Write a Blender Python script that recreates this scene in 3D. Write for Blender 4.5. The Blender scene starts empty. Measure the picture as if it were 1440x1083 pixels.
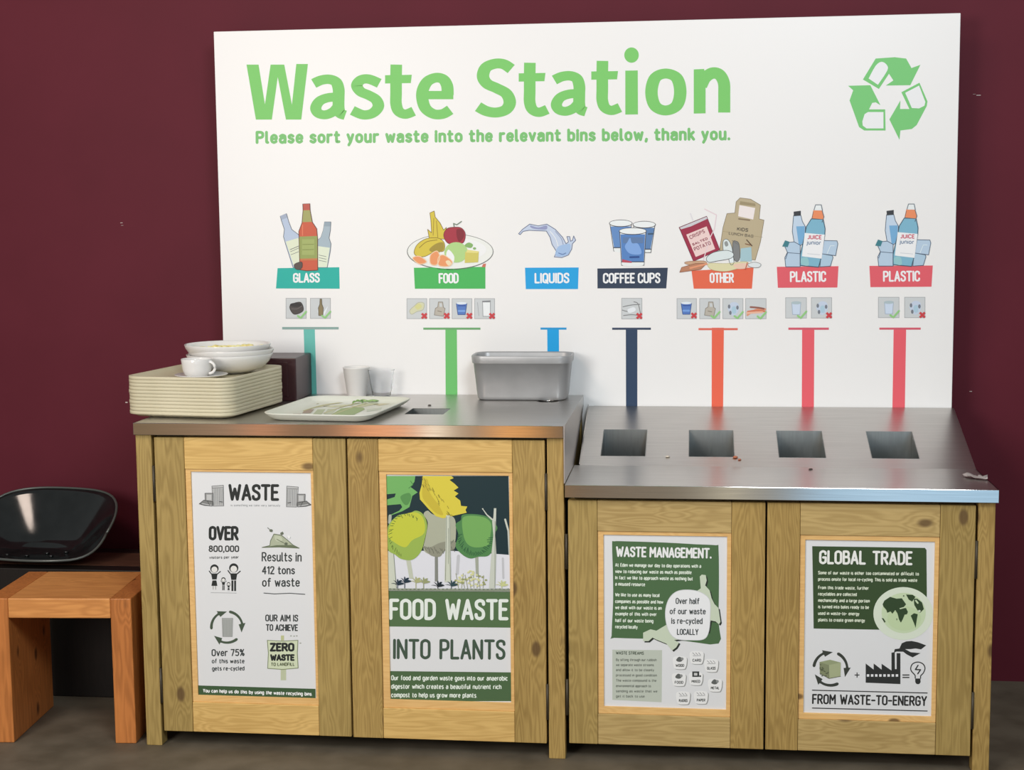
import bpy, bmesh, math, random
from mathutils import Vector, Matrix
random.seed(7)
SC = bpy.context.scene
COL = SC.collection

# ------------------------------------------------------------------ camera
CAM = Vector((1.4954, -4.797, 1.4715))
FPX = 2124.6678
YAW, PIT, ROLL = 0.1209, -0.1103, -0.0095
FW = Vector((-math.sin(YAW)*math.cos(PIT), math.cos(YAW)*math.cos(PIT), math.sin(PIT)))
_r = Vector((math.cos(YAW), math.sin(YAW), 0)); _u = _r.cross(FW)
RT = math.cos(ROLL)*_r + math.sin(ROLL)*_u
UP = -math.sin(ROLL)*_r + math.cos(ROLL)*_u
cd = bpy.data.cameras.new('camera'); cd.sensor_width = 36; cd.lens = FPX/1440*36
cam = bpy.data.objects.new('camera', cd); COL.objects.link(cam)
M = Matrix((RT, UP, -FW)).transposed().to_4x4(); M.translation = CAM
cam.matrix_world = M; cd.clip_start = .05
SC.camera = cam

# ------------------------------------------------------------------ colour management, world, lamps
SC.view_settings.view_transform = 'Standard'; SC.view_settings.look = 'None'
SC.view_settings.gamma = 1; SC.view_settings.use_curve_mapping = False
SC.view_settings.exposure = 0.0

W = bpy.data.worlds.new('hall_light'); SC.world = W; W.use_nodes = True
nt = W.node_tree; N = nt.nodes; L = nt.links; N.clear()
out = N.new('ShaderNodeOutputWorld'); bg = N.new('ShaderNodeBackground')
tc = N.new('ShaderNodeTexCoord'); sx = N.new('ShaderNodeSeparateXYZ')
L.new(tc.outputs['Generated'], sx.inputs[0])
# invented warm-to-cool colour bands, placed so the steel front edges reflect them
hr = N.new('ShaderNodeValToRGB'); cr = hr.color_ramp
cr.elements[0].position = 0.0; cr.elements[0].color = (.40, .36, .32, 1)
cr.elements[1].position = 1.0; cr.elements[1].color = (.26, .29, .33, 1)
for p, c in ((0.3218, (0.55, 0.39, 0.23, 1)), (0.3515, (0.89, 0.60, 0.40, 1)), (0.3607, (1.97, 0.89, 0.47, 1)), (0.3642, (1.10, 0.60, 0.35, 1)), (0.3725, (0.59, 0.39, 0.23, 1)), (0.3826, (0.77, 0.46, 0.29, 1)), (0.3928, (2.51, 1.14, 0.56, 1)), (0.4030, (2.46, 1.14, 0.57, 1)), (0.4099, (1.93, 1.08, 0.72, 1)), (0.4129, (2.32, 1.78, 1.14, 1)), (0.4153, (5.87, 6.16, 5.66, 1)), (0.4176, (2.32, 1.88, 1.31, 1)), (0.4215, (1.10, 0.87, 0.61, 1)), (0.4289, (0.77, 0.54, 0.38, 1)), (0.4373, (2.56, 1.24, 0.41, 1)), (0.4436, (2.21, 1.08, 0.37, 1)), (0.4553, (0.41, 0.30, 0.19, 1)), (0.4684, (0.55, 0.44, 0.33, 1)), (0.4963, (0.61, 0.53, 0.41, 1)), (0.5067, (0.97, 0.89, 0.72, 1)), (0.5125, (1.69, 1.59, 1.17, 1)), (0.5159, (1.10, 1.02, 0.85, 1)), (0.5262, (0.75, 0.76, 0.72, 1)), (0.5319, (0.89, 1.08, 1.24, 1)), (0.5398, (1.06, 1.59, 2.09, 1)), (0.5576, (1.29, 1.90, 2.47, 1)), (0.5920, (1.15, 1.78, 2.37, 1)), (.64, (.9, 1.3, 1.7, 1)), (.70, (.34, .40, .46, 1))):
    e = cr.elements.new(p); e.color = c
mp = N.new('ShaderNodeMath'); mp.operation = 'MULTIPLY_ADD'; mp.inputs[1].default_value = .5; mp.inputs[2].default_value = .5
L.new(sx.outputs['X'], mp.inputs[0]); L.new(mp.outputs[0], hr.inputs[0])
# upper hemisphere: even hall light
zr = N.new('ShaderNodeMapRange'); zr.inputs['From Min'].default_value = -.02; zr.inputs['From Max'].default_value = .35
L.new(sx.outputs['Z'], zr.inputs['Value'])
up = N.new('ShaderNodeMixRGB'); up.inputs['Color2'].default_value = (.52, .54, .54, 1)
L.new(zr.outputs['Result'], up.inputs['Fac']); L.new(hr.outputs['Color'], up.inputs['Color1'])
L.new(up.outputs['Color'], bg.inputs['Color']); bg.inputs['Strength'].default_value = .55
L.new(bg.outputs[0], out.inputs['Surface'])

def area(name, loc, target, size, power, color):
    l = bpy.data.lights.new(name, 'AREA'); l.shape = 'DISK'; l.size = size; l.energy = power; l.color = color
    o = bpy.data.objects.new(name, l); COL.objects.link(o); o.location = loc
    o.rotation_euler = (Vector(target)-Vector(loc)).to_track_quat('-Z', 'Y').to_euler()
    return o
area('ceiling_lamp_warm', (-.9, -3.2, 3.7), (.6, -.2, 1.1), .9, 32, (1, .82, .70))
area('fill_light_left', (-.9, -5.0, 2.0), (.9, -.3, .8), 1.5, 86, (1, .985, .96))  # added frontal fill to brighten doors and posters, no lamp known there
area('fill_light_right', (2.3, -4.2, 3.2), (1.6, -.2, 1.0), 1.2, 72, (.86, .94, 1))  # added cool fill to lift the right side of the sign

# ------------------------------------------------------------------ rays through the photo onto real planes
def ray(u, v): return FW + (u-720)/FPX*RT - (v-541.5)/FPX*UP
def at_y(u, v, y):
    d = ray(u, v); return CAM + d*((y-CAM.y)/d.y)
def at_z(u, v, z):
    d = ray(u, v); return CAM + d*((z-CAM.z)/d.z)

# ------------------------------------------------------------------ materials
def s2l(c): c /= 255.; return c/12.92 if c <= .04045 else ((c+.055)/1.055)**2.4
def lin(rgb, white=None, alb=.80):
    if white is None: return tuple(s2l(c) for c in rgb)
    return tuple(min(.9, s2l(c)/s2l(w)*alb) for c, w in zip(rgb, white))
MATS = {}
def mat(name, color, rough=.5, metal=0, spec=.5, **kw):
    if name in MATS: return MATS[name]
    m = bpy.data.materials.new(name); m.use_nodes = True
    b = m.node_tree.nodes['Principled BSDF']
    b.inputs['Base Color'].default_value = (*color, 1); b.inputs['Roughness'].default_value = rough
    b.inputs['Metallic'].default_value = metal; b.inputs['Specular IOR Level'].default_value = spec
    for k, v in kw.items(): b.inputs[k].default_value = v
    MATS[name] = m; return m
def noisy(name, c1, c2, scale=8, rough=(.4, .6), bump=0, detail=4, stretch=(1, 1, 1), metal=0, spec=.5, lo=.35, hi=.65, **kw):
    m = mat(name, c1, 0.5, metal, spec, **kw); n = m.node_tree.nodes; l = m.node_tree.links; b = n['Principled BSDF']
    t = n.new('ShaderNodeTexCoord'); p = n.new('ShaderNodeMapping'); p.inputs['Scale'].default_value = stretch
    l.new(t.outputs['Object'], p.inputs[0])
    no = n.new('ShaderNodeTexNoise'); no.inputs['Scale'].default_value = scale; no.inputs['Detail'].default_value = detail
    l.new(p.outputs[0], no.inputs['Vector'])
    r = n.new('ShaderNodeValToRGB'); r.color_ramp.elements[0].color = (*c1, 1); r.color_ramp.elements[1].color = (*c2, 1)
    r.color_ramp.elements[0].position = lo; r.color_ramp.elements[1].position = hi
    l.new(no.outputs['Fac'], r.inputs[0]); l.new(r.outputs[0], b.inputs['Base Color'])
    q = n.new('ShaderNodeMapRange'); q.inputs['To Min'].default_value = rough[0]; q.inputs['To Max'].default_value = rough[1]
    l.new(no.outputs['Fac'], q.inputs['Value']); l.new(q.outputs[0], b.inputs['Roughness'])
    if bump:
        bu = n.new('ShaderNodeBump'); bu.inputs['Strength'].default_value = bump; bu.inputs['Distance'].default_value = .002
        l.new(no.outputs['Fac'], bu.inputs['Height']); l.new(bu.outputs[0], b.inputs['Normal'])
    return m
def wood(name, base, dark, axis='Z', knot=(.10, .05, .02), rough=.55, seed=0., lines=95., knots=1.0):
    """planed softwood: long streaks along one axis, growth lines that bend round dark knots"""
    m = mat(name, base, rough, 0, .3); n = m.node_tree.nodes; l = m.node_tree.links; b = n['Principled BSDF']
    t = n.new('ShaderNodeTexCoord')
    def mapped(along, across, off):
        p = n.new('ShaderNodeMapping'); i = 'XYZ'.index(axis); s = [across]*3; s[i] = along
        p.inputs['Scale'].default_value = s; p.inputs['Location'].default_value = (seed+off, seed*1.7+off, seed*.6)
        l.new(t.outputs['Object'], p.inputs[0]); return p.outputs[0]
    vo = n.new('ShaderNodeTexVoronoi'); vo.inputs['Scale'].default_value = 1
    l.new(mapped(5.2, 9.5, 3.1), vo.inputs['Vector'])
    kn = n.new('ShaderNodeMapRange'); kn.interpolation_type = 'SMOOTHSTEP'
    kn.inputs['From Min'].default_value = .155*knots; kn.inputs['From Max'].default_value = .075*knots; l.new(vo.outputs['Distance'], kn.inputs['Value'])
    fa = n.new('ShaderNodeMapRange'); fa.interpolation_type = 'SMOOTHSTEP'
    fa.inputs['From Min'].default_value = .42; fa.inputs['From Max'].default_value = .06; l.new(vo.outputs['Distance'], fa.inputs['Value'])
    n1 = n.new('ShaderNodeTexNoise'); n1.inputs['Scale'].default_value = 1; n1.inputs['Detail'].default_value = 3
    l.new(mapped(1.6, 16, 0), n1.inputs['Vector'])
    n2 = n.new('ShaderNodeTexNoise'); n2.inputs['Scale'].default_value = 1; n2.inputs['Detail'].default_value = 5
    l.new(mapped(7, 170, 1), n2.inputs['Vector'])
    n3 = n.new('ShaderNodeTexNoise'); n3.inputs['Scale'].default_value = 1; n3.inputs['Detail'].default_value = 2
    l.new(mapped(2.5, 5, 2), n3.inputs['Vector'])
    ph = n.new('ShaderNodeMath'); ph.operation = 'MULTIPLY_ADD'; ph.inputs[1].default_value = lines; l.new(n1.outputs['Fac'], ph.inputs[0])
    f2 = n.new('ShaderNodeMath'); f2.operation = 'MULTIPLY'; f2.inputs[1].default_value = 16; l.new(fa.outputs[0], f2.inputs[0]); l.new(f2.outputs[0], ph.inputs[2])
    si = n.new('ShaderNodeMath'); si.operation = 'SINE'; l.new(ph.outputs[0], si.inputs[0])
    w1 = n.new('ShaderNodeMapRange'); w1.inputs['From Min'].default_value = -1; w1.inputs['To Max'].default_value = .34; l.new(si.outputs[0], w1.inputs['Value'])
    w2 = n.new('ShaderNodeMath'); w2.operation = 'MULTIPLY_ADD'; w2.inputs[1].default_value = .5; l.new(n2.outputs['Fac'], w2.inputs[0]); l.new(w1.outputs[0], w2.inputs[2])
    w3 = n.new('ShaderNodeMath'); w3.operation = 'MULTIPLY_ADD'; w3.inputs[1].default_value = .55; l.new(n3.outputs['Fac'], w3.inputs[0]); l.new(w2.outputs[0], w3.inputs[2])
    w4 = n.new('ShaderNodeMath'); w4.operation = 'SUBTRACT'; w4.inputs[1].default_value = .36; w4.use_clamp = True; l.new(w3.outputs[0], w4.inputs[0])
    mx = n.new('ShaderNodeMixRGB'); mx.inputs['Color1'].default_value = (*base, 1); mx.inputs['Color2'].default_value = (*dark, 1); l.new(w4.outputs[0], mx.inputs['Fac'])
    k2 = n.new('ShaderNodeMath'); k2.operation = 'MULTIPLY'; k2.inputs[1].default_value = .8; l.new(kn.outputs[0], k2.inputs[0])
    mk = n.new('ShaderNodeMixRGB'); mk.inputs['Color2'].default_value = (*knot, 1); l.new(k2.outputs[0], mk.inputs['Fac']); l.new(mx.outputs[0], mk.inputs['Color1'])
    l.new(mk.outputs[0], b.inputs['Base Color'])
    bu = n.new('ShaderNodeBump'); bu.inputs['Strength'].default_value = .15; bu.inputs['Distance'].default_value = .001
    l.new(w2.outputs[0], bu.inputs['Height']); l.new(bu.outputs[0], b.inputs['Normal'])
    return m

# ------------------------------------------------------------------ mesh builder and object helpers
class MB:
    def __init__(s): s.v = []; s.f = []; s.m = []; s.mats = []; s.smooth = []
    def mi(s, m):
        if m is None: return 0
        if m not in s.mats: s.mats.append(m)
        return s.mats.index(m)
    def add(s, vs, fs, m=None, smooth=False):
        b = len(s.v); s.v += [tuple(p) for p in vs]; i = s.mi(m)
        for f in fs: s.f.append([b+k for k in f]); s.m.append(i); s.smooth.append(smooth)
    def box(s, x0, x1, y0, y1, z0, z1, bev=.0015, m=None):
        bm = bmesh.new(); bmesh.ops.create_cube(bm, size=1)
        for v in bm.verts: v.co = Vector((x0+(v.co.x+.5)*(x1-x0), y0+(v.co.y+.5)*(y1-y0), z0+(v.co.z+.5)*(z1-z0)))
        if bev: bmesh.ops.bevel(bm, geom=bm.edges[:], offset=bev, segments=2, affect='EDGES', profile=.5)
        bm.verts.index_update(); s.add([v.co for v in bm.verts], [[v.index for v in f.verts] for f in bm.faces], m); bm.free()
    def prism(s, pts, h, axis, m=None):
        """polygon of 3D points extruded by vector h"""
        n = len(pts); h = Vector(h); a = [Vector(p) for p in pts]
        s.add(a+[p+h for p in a], [list(range(n))[::-1], list(range(n, 2*n))]+[[i, (i+1) % n, n+(i+1) % n, n+i] for i in range(n)], m)
    def loft(s, rings, m=None, smooth=True, cap0=True, cap1=True):
        n = len(rings[0]); vs = [p for r in rings for p in r]; fs = []
        for k in range(len(rings)-1):
            for i in range(n): fs.append([k*n+i, k*n+(i+1) % n, (k+1)*n+(i+1) % n, (k+1)*n+i])
        if cap0: fs.append(list(range(n))[::-1])
        if cap1: fs.append([(len(rings)-1)*n+i for i in range(n)])
        s.add(vs, fs, m, smooth)
    def lathe(s, prof, c=(0, 0, 0), n=48, m=None, tilt=None):
        rings = []
        for r, z in prof:
            ring = []
            for i in range(n):
                a = 2*math.pi*i/n; p = Vector((r*math.cos(a), r*math.sin(a), z))
                if tilt: p = tilt @ p
                ring.append(p+Vector(c))
            rings.append(ring)
        s.loft(rings, m, True, prof[0][0] > 1e-6, prof[-1][0] > 1e-6)
    def tube(s, pts, r, n=10, m=None):
        pts = [Vector(p) for p in pts]; rings = []
        for i, p in enumerate(pts):
            t = (pts[min(i+1, len(pts)-1)]-pts[max(i-1, 0)]).normalized()
            a = t.cross(Vector((0, 0, 1)));  a = a if a.length > .1 else t.cross(Vector((0, 1, 0))); a.normalize(); b = t.cross(a)
            rr = r[i] if isinstance(r, (list, tuple)) else r
            rings.append([p+a*rr*math.cos(2*math.pi*k/n)+b*rr*math.sin(2*math.pi*k/n) for k in range(n)])
        s.loft(rings, m)
    def build(s, name, m=None, parent=None, normals=True, auto=None, label=None):
        me = bpy.data.meshes.new(name); me.from_pydata(s.v, [], s.f)
        for q in (s.mats or [m]): me.materials.append(q)
        me.polygons.foreach_set('material_index', s.m); me.polygons.foreach_set('use_smooth', s.smooth)
        if normals:
            bm = bmesh.new(); bm.from_mesh(me); bmesh.ops.recalc_face_normals(bm, faces=bm.faces); bm.to_mesh(me); bm.free()
        if auto: me.set_sharp_from_angle(angle=auto)
        me.update()
        o = bpy.data.objects.new(name, me); COL.objects.link(o)
        if parent:
            o.parent = parent
            if parent.type == 'EMPTY': o.matrix_parent_inverse = Matrix.Translation(-parent.location)
        if label: o['label'] = label
        return o
def tag(o, label=None, cat=None, group=None, kind=None):
    for k, v in (('label', label), ('category', cat), ('group', group), ('kind', kind)):
        if v: o[k] = v
    return o
def empty(name, loc, label, cat, group=None):
    o = bpy.data.objects.new(name, None); COL.objects.link(o); o.location = loc; o.empty_display_size = .05
    return tag(o, label, cat, group)
def rrect(hx, hy, r, z, cx=0, cy=0, n=8, rot=0):
    pts = []
    for k, (sx_, sy_) in enumerate(((1, 1), (-1, 1), (-1, -1), (1, -1))):
        for i in range(n+1):
            a = math.pi/2*(k+i/n); x = sx_*(hx-r)+r*math.cos(a); y = sy_*(hy-r)+r*math.sin(a)
            pts.append(Vector((cx+x*math.cos(rot)-y*math.sin(rot), cy+x*math.sin(rot)+y*math.cos(rot), z)))
    return pts

# ------------------------------------------------------------------ print: flat ink on a flat board
def spline(p, closed=False, n=6):
    o = []; m = len(p)
    for i in range(m if closed else m-1):
        if closed: a, b, c, d = p[i-1], p[i], p[(i+1) % m], p[(i+2) % m]
        else: a, b, c, d = p[max(i-1, 0)], p[i], p[i+1], p[min(i+2, m-1)]
        for k in range(n):
            t = k/n; t2 = t*t; t3 = t2*t
            o.append(tuple(.5*((2*b[j])+(-a[j]+c[j])*t+(2*a[j]-5*b[j]+4*c[j]-d[j])*t2+(-a[j]+3*b[j]-3*c[j]+d[j])*t3) for j in (0, 1)))
    if not closed: o.append(tuple(p[-1]))
    return o
GLY = {}
for _l in '''A 4.8|0,0 2.4,10 4.8,0|.9,3 3.9,3
B 4.2|0,0 0,10|~0,10 2.6,10 3.8,9 3.8,6.6 2.6,5.4 0,5.4|~0,5.4 2.8,5.4 4.2,4.2 4.2,1.3 2.8,0 0,0
C 4.2|~4.2,7.6 4,9.2 2.1,10 .3,9 0,7 0,3 .3,1 2.1,0 4,.8 4.2,2.4
D 4.4|0,0 0,10|~0,10 2.4,10 4.1,8.6 4.4,6.5 4.4,3.5 4.1,1.4 2.4,0 0,0
E 3.6|3.6,10 0,10 0,0 3.6,0|0,5.2 3,5.2
F 3.6|3.6,10 0,10 0,0|0,5.2 3,5.2
G 4.4|~4.2,7.8 4,9.2 2.2,10 .3,9 0,7 0,3 .3,1 2.2,0 4.1,1 4.4,2.6|4.4,2.4 4.4,4.8 2.4,4.8
H 4.4|0,0 0,10|4.4,0 4.4,10|0,5 4.4,5
I 0|0,0 0,10
J 3|~3,10 3,3 2.6,.8 1.4,0 0,.8
K 4.2|0,0 0,10|4.2,10 0,4.4|1.4,6 4.2,0
L 3.6|0,10 0,0 3.6,0
M 5.6|0,0 .2,10 2.8,4 5.4,10 5.6,0
N 4.6|0,0 0,10 4.6,0 4.6,10
O 4.4|@2.2,10 4.1,9 4.4,7 4.4,3 4.1,1 2.2,0 .3,1 0,3 0,7 .3,9
P 4.2|0,0 0,10|~0,10 2.6,10 4,9 4.2,7.4 4,5.8 2.6,4.8 0,4.8
Q 4.4|@2.2,10 4.1,9 4.4,7 4.4,3 4.1,1 2.2,0 .3,1 0,3 0,7 .3,9|2.6,2.6 4.6,-.6
R 4.4|0,0 0,10|~0,10 2.6,10 4,9 4.2,7.4 4,5.8 2.6,4.8 0,4.8|2,4.8 4.4,0
S 4|~4,8 3.7,9.4 2,10 .4,9.2 .1,7.6 .8,6.2 3.2,4.6 4,2.8 3.6,.8 2,0 .4,.6 0,2.2
T 4.6|0,10 4.6,10|2.3,10 2.3,0
U 4.4|~0,10 0,3 .4,.8 2.2,0 4,.8 4.4,3 4.4,10
V 4.8|0,10 2.4,0 4.8,10
W 6.6|0,10 1.6,0 3.3,7.5 5,0 6.6,10
X 4.4|0,10 4.4,0|4.4,10 0,0
Y 4.6|0,10 2.3,4.6 4.6,10|2.3,4.6 2.3,0
Z 4.2|0,10 4.2,10 0,0 4.2,0
a 3.6|~.2,6 1.6,7 3.1,6.4 3.6,5 3.6,0|~3.6,4.2 1.6,4.2 .2,3.2 0,1.8 .6,.3 2,0 3.6,1.6
b 3.8|0,10 0,0|~0,5 1,6.8 2.4,7 3.6,5.8 3.8,3.5 3.6,1.2 2.4,0 1,.2 0,2
c 3.4|~3.4,5.8 2,7 .5,6 0,3.5 .5,1 2,0 3.4,1.2
d 3.8|3.8,10 3.8,0|~3.8,5 2.8,6.8 1.4,7 .2,5.8 0,3.5 .2,1.2 1.4,0 2.8,.2 3.8,2
e 3.6|0,3.6 3.6,3.6|~3.6,3.6 3.4,5.8 1.9,7 .4,5.8 0,3.5 .4,1 1.9,0 3.4,1
f 2.8|~2.8,9.6 1.8,10 1,8.6 1,6 1,0|0,6.6 2.6,6.6
g 3.8|~3.8,5 2.8,6.8 1.4,7 .2,5.8 0,3.5 .2,1.2 1.4,0 2.8,.2 3.8,2|~3.8,7 3.8,-1 3.2,-2.8 1.8,-3 .3,-2.2
h 3.6|0,10 0,0|~0,5 1,6.8 2.4,7 3.5,6 3.6,4.5 3.6,0
i 0|0,0 0,7|0,8.8 0,9.5
j 1.6|~1.6,7 1.6,-1.5 1,-2.8 0,-3|1.6,8.8 1.6,9.5
k 3.4|0,10 0,0|3.2,7 0,3|1,4.2 3.4,0
l .9|~0,10 0,1.5 .3,.3 .9,0
m 6|0,7 0,0|~0,5 .8,6.7 1.8,7 2.8,6.2 3,5 3,0|~3,5 3.8,6.7 4.8,7 5.8,6.2 6,5 6,0
n 3.6|0,7 0,0|~0,5 1,6.8 2.2,7 3.4,6.2 3.6,4.6 3.6,0
o 3.8|@1.9,7 3.5,5.8 3.8,3.5 3.5,1.2 1.9,0 .3,1.2 0,3.5 .3,5.8
p 3.8|0,7 0,-3|~0,5 1,6.8 2.4,7 3.6,5.8 3.8,3.5 3.6,1.2 2.4,0 1,.2 0,2
q 3.8|3.8,7 3.8,-3|~3.8,5 2.8,6.8 1.4,7 .2,5.8 0,3.5 .2,1.2 1.4,0 2.8,.2 3.8,2
r 2.6|0,7 0,0|~0,4.8 .8,6.6 2.6,7
s 3.2|~3.1,6 1.7,7 .3,6 .5,4.4 2.7,2.9 3.2,1.6 2.4,.2 1.4,0 0,1
t 2.8|~1,9.4 1,1.6 1.5,.2 2.8,.3|0,6.8 2.6,6.8
u 3.6|~0,7 0,2 .5,.3 1.7,0 3,.8 3.6,2.4|3.6,7 3.6,0
v 3.6|0,7 1.8,0 3.6,7
w 5.4|0,7 1.3,0 2.7,6 4.1,0 5.4,7
x 3.6|0,7 3.6,0|3.6,7 0,0
y 3.6|0,7 1.9,0|3.6,7 1.9,0 .6,-3
z 3.4|0,7 3.4,7 0,0 3.4,0
0 4.2|@2.1,10 3.9,9 4.2,7 4.2,3 3.9,1 2.1,0 .3,1 0,3 0,7 .3,9
1 1.6|0,8.4 1.6,10 1.6,0
2 4|~0,8 .6,9.6 2,10 3.6,9.4 3.9,7.6 3,5.4 0,0|0,0 4,0
4 4.2|3.2,0 3.2,10 0,3 4.2,3
5 4|3.8,10 .4,10 .2,5.6|~.2,5.6 2,6.2 3.6,5.4 4,3 3.4,.8 1.8,0 0,.8
7 4|0,10 4,10 1.4,0
8 4|@2,10 3.5,9.2 3.6,7 2,5.4 .4,7 .5,9.2|@2,5.4 3.8,4 3.9,1.6 2,0 .1,1.6 .2,4
% 5.2|4.6,10 .6,0|@1,10 1.9,9 1.9,7.4 1,6.4 .1,7.4 .1,9|@4.2,3.6 5.1,2.6 5.1,1 4.2,0 3.3,1 3.3,2.6
. 0|0,0 0,.3
, .4|.4,.5 0,-1.6
- 3|0,4.6 3,4.6
+ 5|0,5 5,5|2.5,2.5 2.5,7.5
= 5|0,3.6 5,3.6|0,6.6 5,6.6'''.split('\n'):
    _k = _l[0]; _p = _l[2:].split('|')
    GLY[_k] = (float(_p[0]), [(s[0] if s[0] in '~@' else '', [tuple(float(q) for q in w.split(',')) for w in s.lstrip('~@').split()]) for s in _p[1:]])

INK = {}
def ink(rgb, white, name='ink'):
    k = (tuple(rgb), tuple(white)); alb = .88 if tuple(white) == SW else .80
    if k not in INK: INK[k] = mat('%s_%d' % (name, len(INK)), lin(rgb, white, alb), .45, 0, .35)
    return INK[k]
class Print:
    """shapes read off the photo (z = (origin u, origin v, zoom)), laid on the plane y"""
    def __init__(s, y, white, z=(0, 0, 1)): s.mb = MB(); s.y = y; s.w = white; s.z = z; s.lay = 1; s.k = 0
    def p(s, q, lay=None):
        return at_y(s.z[0]+q[0]/s.z[2], s.z[1]+q[1]/s.z[2], s.y-.00022*(lay if lay is not None else s.lay)-s.k*7e-6)
    def poly(s, pts, c, lay=None):
        s.k = (s.k+1) % 24
        s.mb.add([s.p(q, lay) for q in pts], [list(range(len(pts)))], ink(c, s.w))
    def blob(s, pts, c, lay=None, n=5): s.poly(spline(pts, True, n), c, lay)
    def rect(s, x0, y0, x1, y1, c, lay=None): s.poly([(x0, y0), (x1, y0), (x1, y1), (x0, y1)], c, lay)
    def disc(s, x, y, rx, ry, c, lay=None, n=28): s.poly([(x+rx*math.cos(6.28318*i/n), y+ry*math.sin(6.28318*i/n)) for i in range(n)], c, lay)
    def line(s, pts, wd, c, lay=None, closed=False, cap=True, nib=(1, 1), taper=None):
        m = ink(c, s.w); n = len(pts); hw = wd/2
        segs = n if closed else n-1; offs = []
        def nrm(i):
            a = pts[i]; b = pts[(i+1) % n]; dx, dy = b[0]-a[0], b[1]-a[1]; d = math.hypot(dx, dy) or 1e-9
            return (-dy/d, dx/d)
        ns = [nrm(i) for i in range(segs)]
        def joint(i, j):   # mitred offset shared by segments i and j, or None when the corner is sharp
            a, b = ns[i], ns[j]; dot = a[0]*b[0]+a[1]*b[1]
            if dot < .55: return None
            k = 1/(1+dot); return ((a[0]+b[0])*k, (a[1]+b[1])*k)
        for i in range(segs):
            a = pts[i]; b = pts[(i+1) % n]
            pa = (joint(i-1, i) if (i > 0 or closed) else None) or ns[i]
            pb = (joint(i, (i+1) % segs) if (i < segs-1 or closed) else None) or ns[i]
            ha = hw*(taper[0]+(taper[1]-taper[0])*i/segs) if taper else hw; hb = hw*(taper[0]+(taper[1]-taper[0])*(i+1)/segs) if taper else hw
            q = [(a[0]+pa[0]*ha*nib[0], a[1]+pa[1]*ha*nib[1]), (b[0]+pb[0]*hb*nib[0], b[1]+pb[1]*hb*nib[1]),
                 (b[0]-pb[0]*hb*nib[0], b[1]-pb[1]*hb*nib[1]), (a[0]-pa[0]*ha*nib[0], a[1]-pa[1]*ha*nib[1])]
            if i == 0 or pa is ns[i]: s.k = (s.k+1) % 24
            s.mb.add([s.p(k, lay) for k in q], [[0, 1, 2, 3]], m)
        if cap:
            for i in range(n):
                end = not closed and i in (0, n-1)
                if end or joint((i-1) % segs, i % segs) is None:
                    s.disc(pts[i][0], pts[i][1], hw, hw, c, lay, 10)
    def curve(s, pts, wd, c, lay=None, closed=False, cap=True, nib=(1, 1), n=6, taper=None): s.line(spline(pts, closed, n), wd, c, lay, closed, cap, nib, taper)
    def shape(s, pts, c, oc=None, ow=3, lay=None, smooth=True, n=5):
        q = spline(pts, True, n) if smooth else pts
        s.poly(q, c, lay)
        if oc: s.line(q, ow, oc, (lay if lay is not None else s.lay)+.5, True)
    def text(s, t, x0, y0, x1, y1, h, wd, c, lay=None, gap=None, space=3.4, cap=None):
        """letters from (x0,y0) to (x1,y1) along the baseline, cap height h, stroke wd"""
        g = 2.2 if gap is None else gap; adv = 0; items = []
        for ch in t:
            if ch == ' ': adv += space; continue
            if ch not in GLY: continue
            w_, st = GLY[ch]; items.append((adv, st)); adv += w_+g
        tot = adv-g; k = h/10.
        L_ = math.hypot(x1-x0, y1-y0)-wd; ex = ((x1-x0)/(L_+wd), (y1-y0)/(L_+wd)); ey = (ex[1], -ex[0]); ox = x0+ex[0]*wd/2, y0+ex[1]*wd/2
        kx = L_/tot; fine = (h*720/1080/s.z[2]) > 5
        for a, st in items:
            for f, pts in st:
                q = spline(pts, f == '@', 4 if fine else 2) if f else pts
                kk = (h-wd)/10.
                q = [(ox[0]+ex[0]*(a+x)*kx+ey[0]*(y*kk+wd/2), ox[1]+ex[1]*(a+x)*kx+ey[1]*(y*kk+wd/2)) for x, y in q]
                s.line(q, wd, c, lay, f == '@', fine if cap is None else cap)
    def build(s, name, parent, label=None): return s.mb.build(name, None, parent, normals=False, label=label)

# ================================================================== the setting
SW = (240, 234, 229)      # what the photo shows for the white board
PW = (220, 220, 217)      # ... and for the white posters lower down
m_wall = noisy('maroon_painted_wall', (.110, .0158, .0262), (.122, .0180, .0298), 3.2, (.5, .6), 0, 5, spec=.12)
m_floor = noisy('grey_concrete', (.112, .090, .060), (.160, .130, .090), 9, (.55, .8), .25, 8)
mb = MB(); mb.box(-3.2, 5.2, 0, .12, 0, 3.4, 0)
tag(mb.build('wall_back', m_wall), kind='structure')
mb = MB(); mb.box(-3.2, 5.2, -3.5, .12, -.1, 0, 0)
tag(mb.build('floor', m_floor), kind='structure')

# chips and screw heads on the painted wall
m_chip = mat('bare_chip', (.55, .45, .42), .5)
mb = MB()
for u, v, w_, h_ in ((171, 313.5, .004, .0022), (172, 317, .004, .0012), (1376, 134, .0065, .0026), (1370, 132.5, .004, .0012), (1365, 550.5, .004, .0025), (178, 566, .004, .004)):
    c = at_y(u, v, 0); mb.box(c.x-w_, c.x+w_, -.0015, .001, c.z-h_/2, c.z+h_/2, .0005)
tag(mb.build('trim_1', m_chip), kind='structure')

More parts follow.
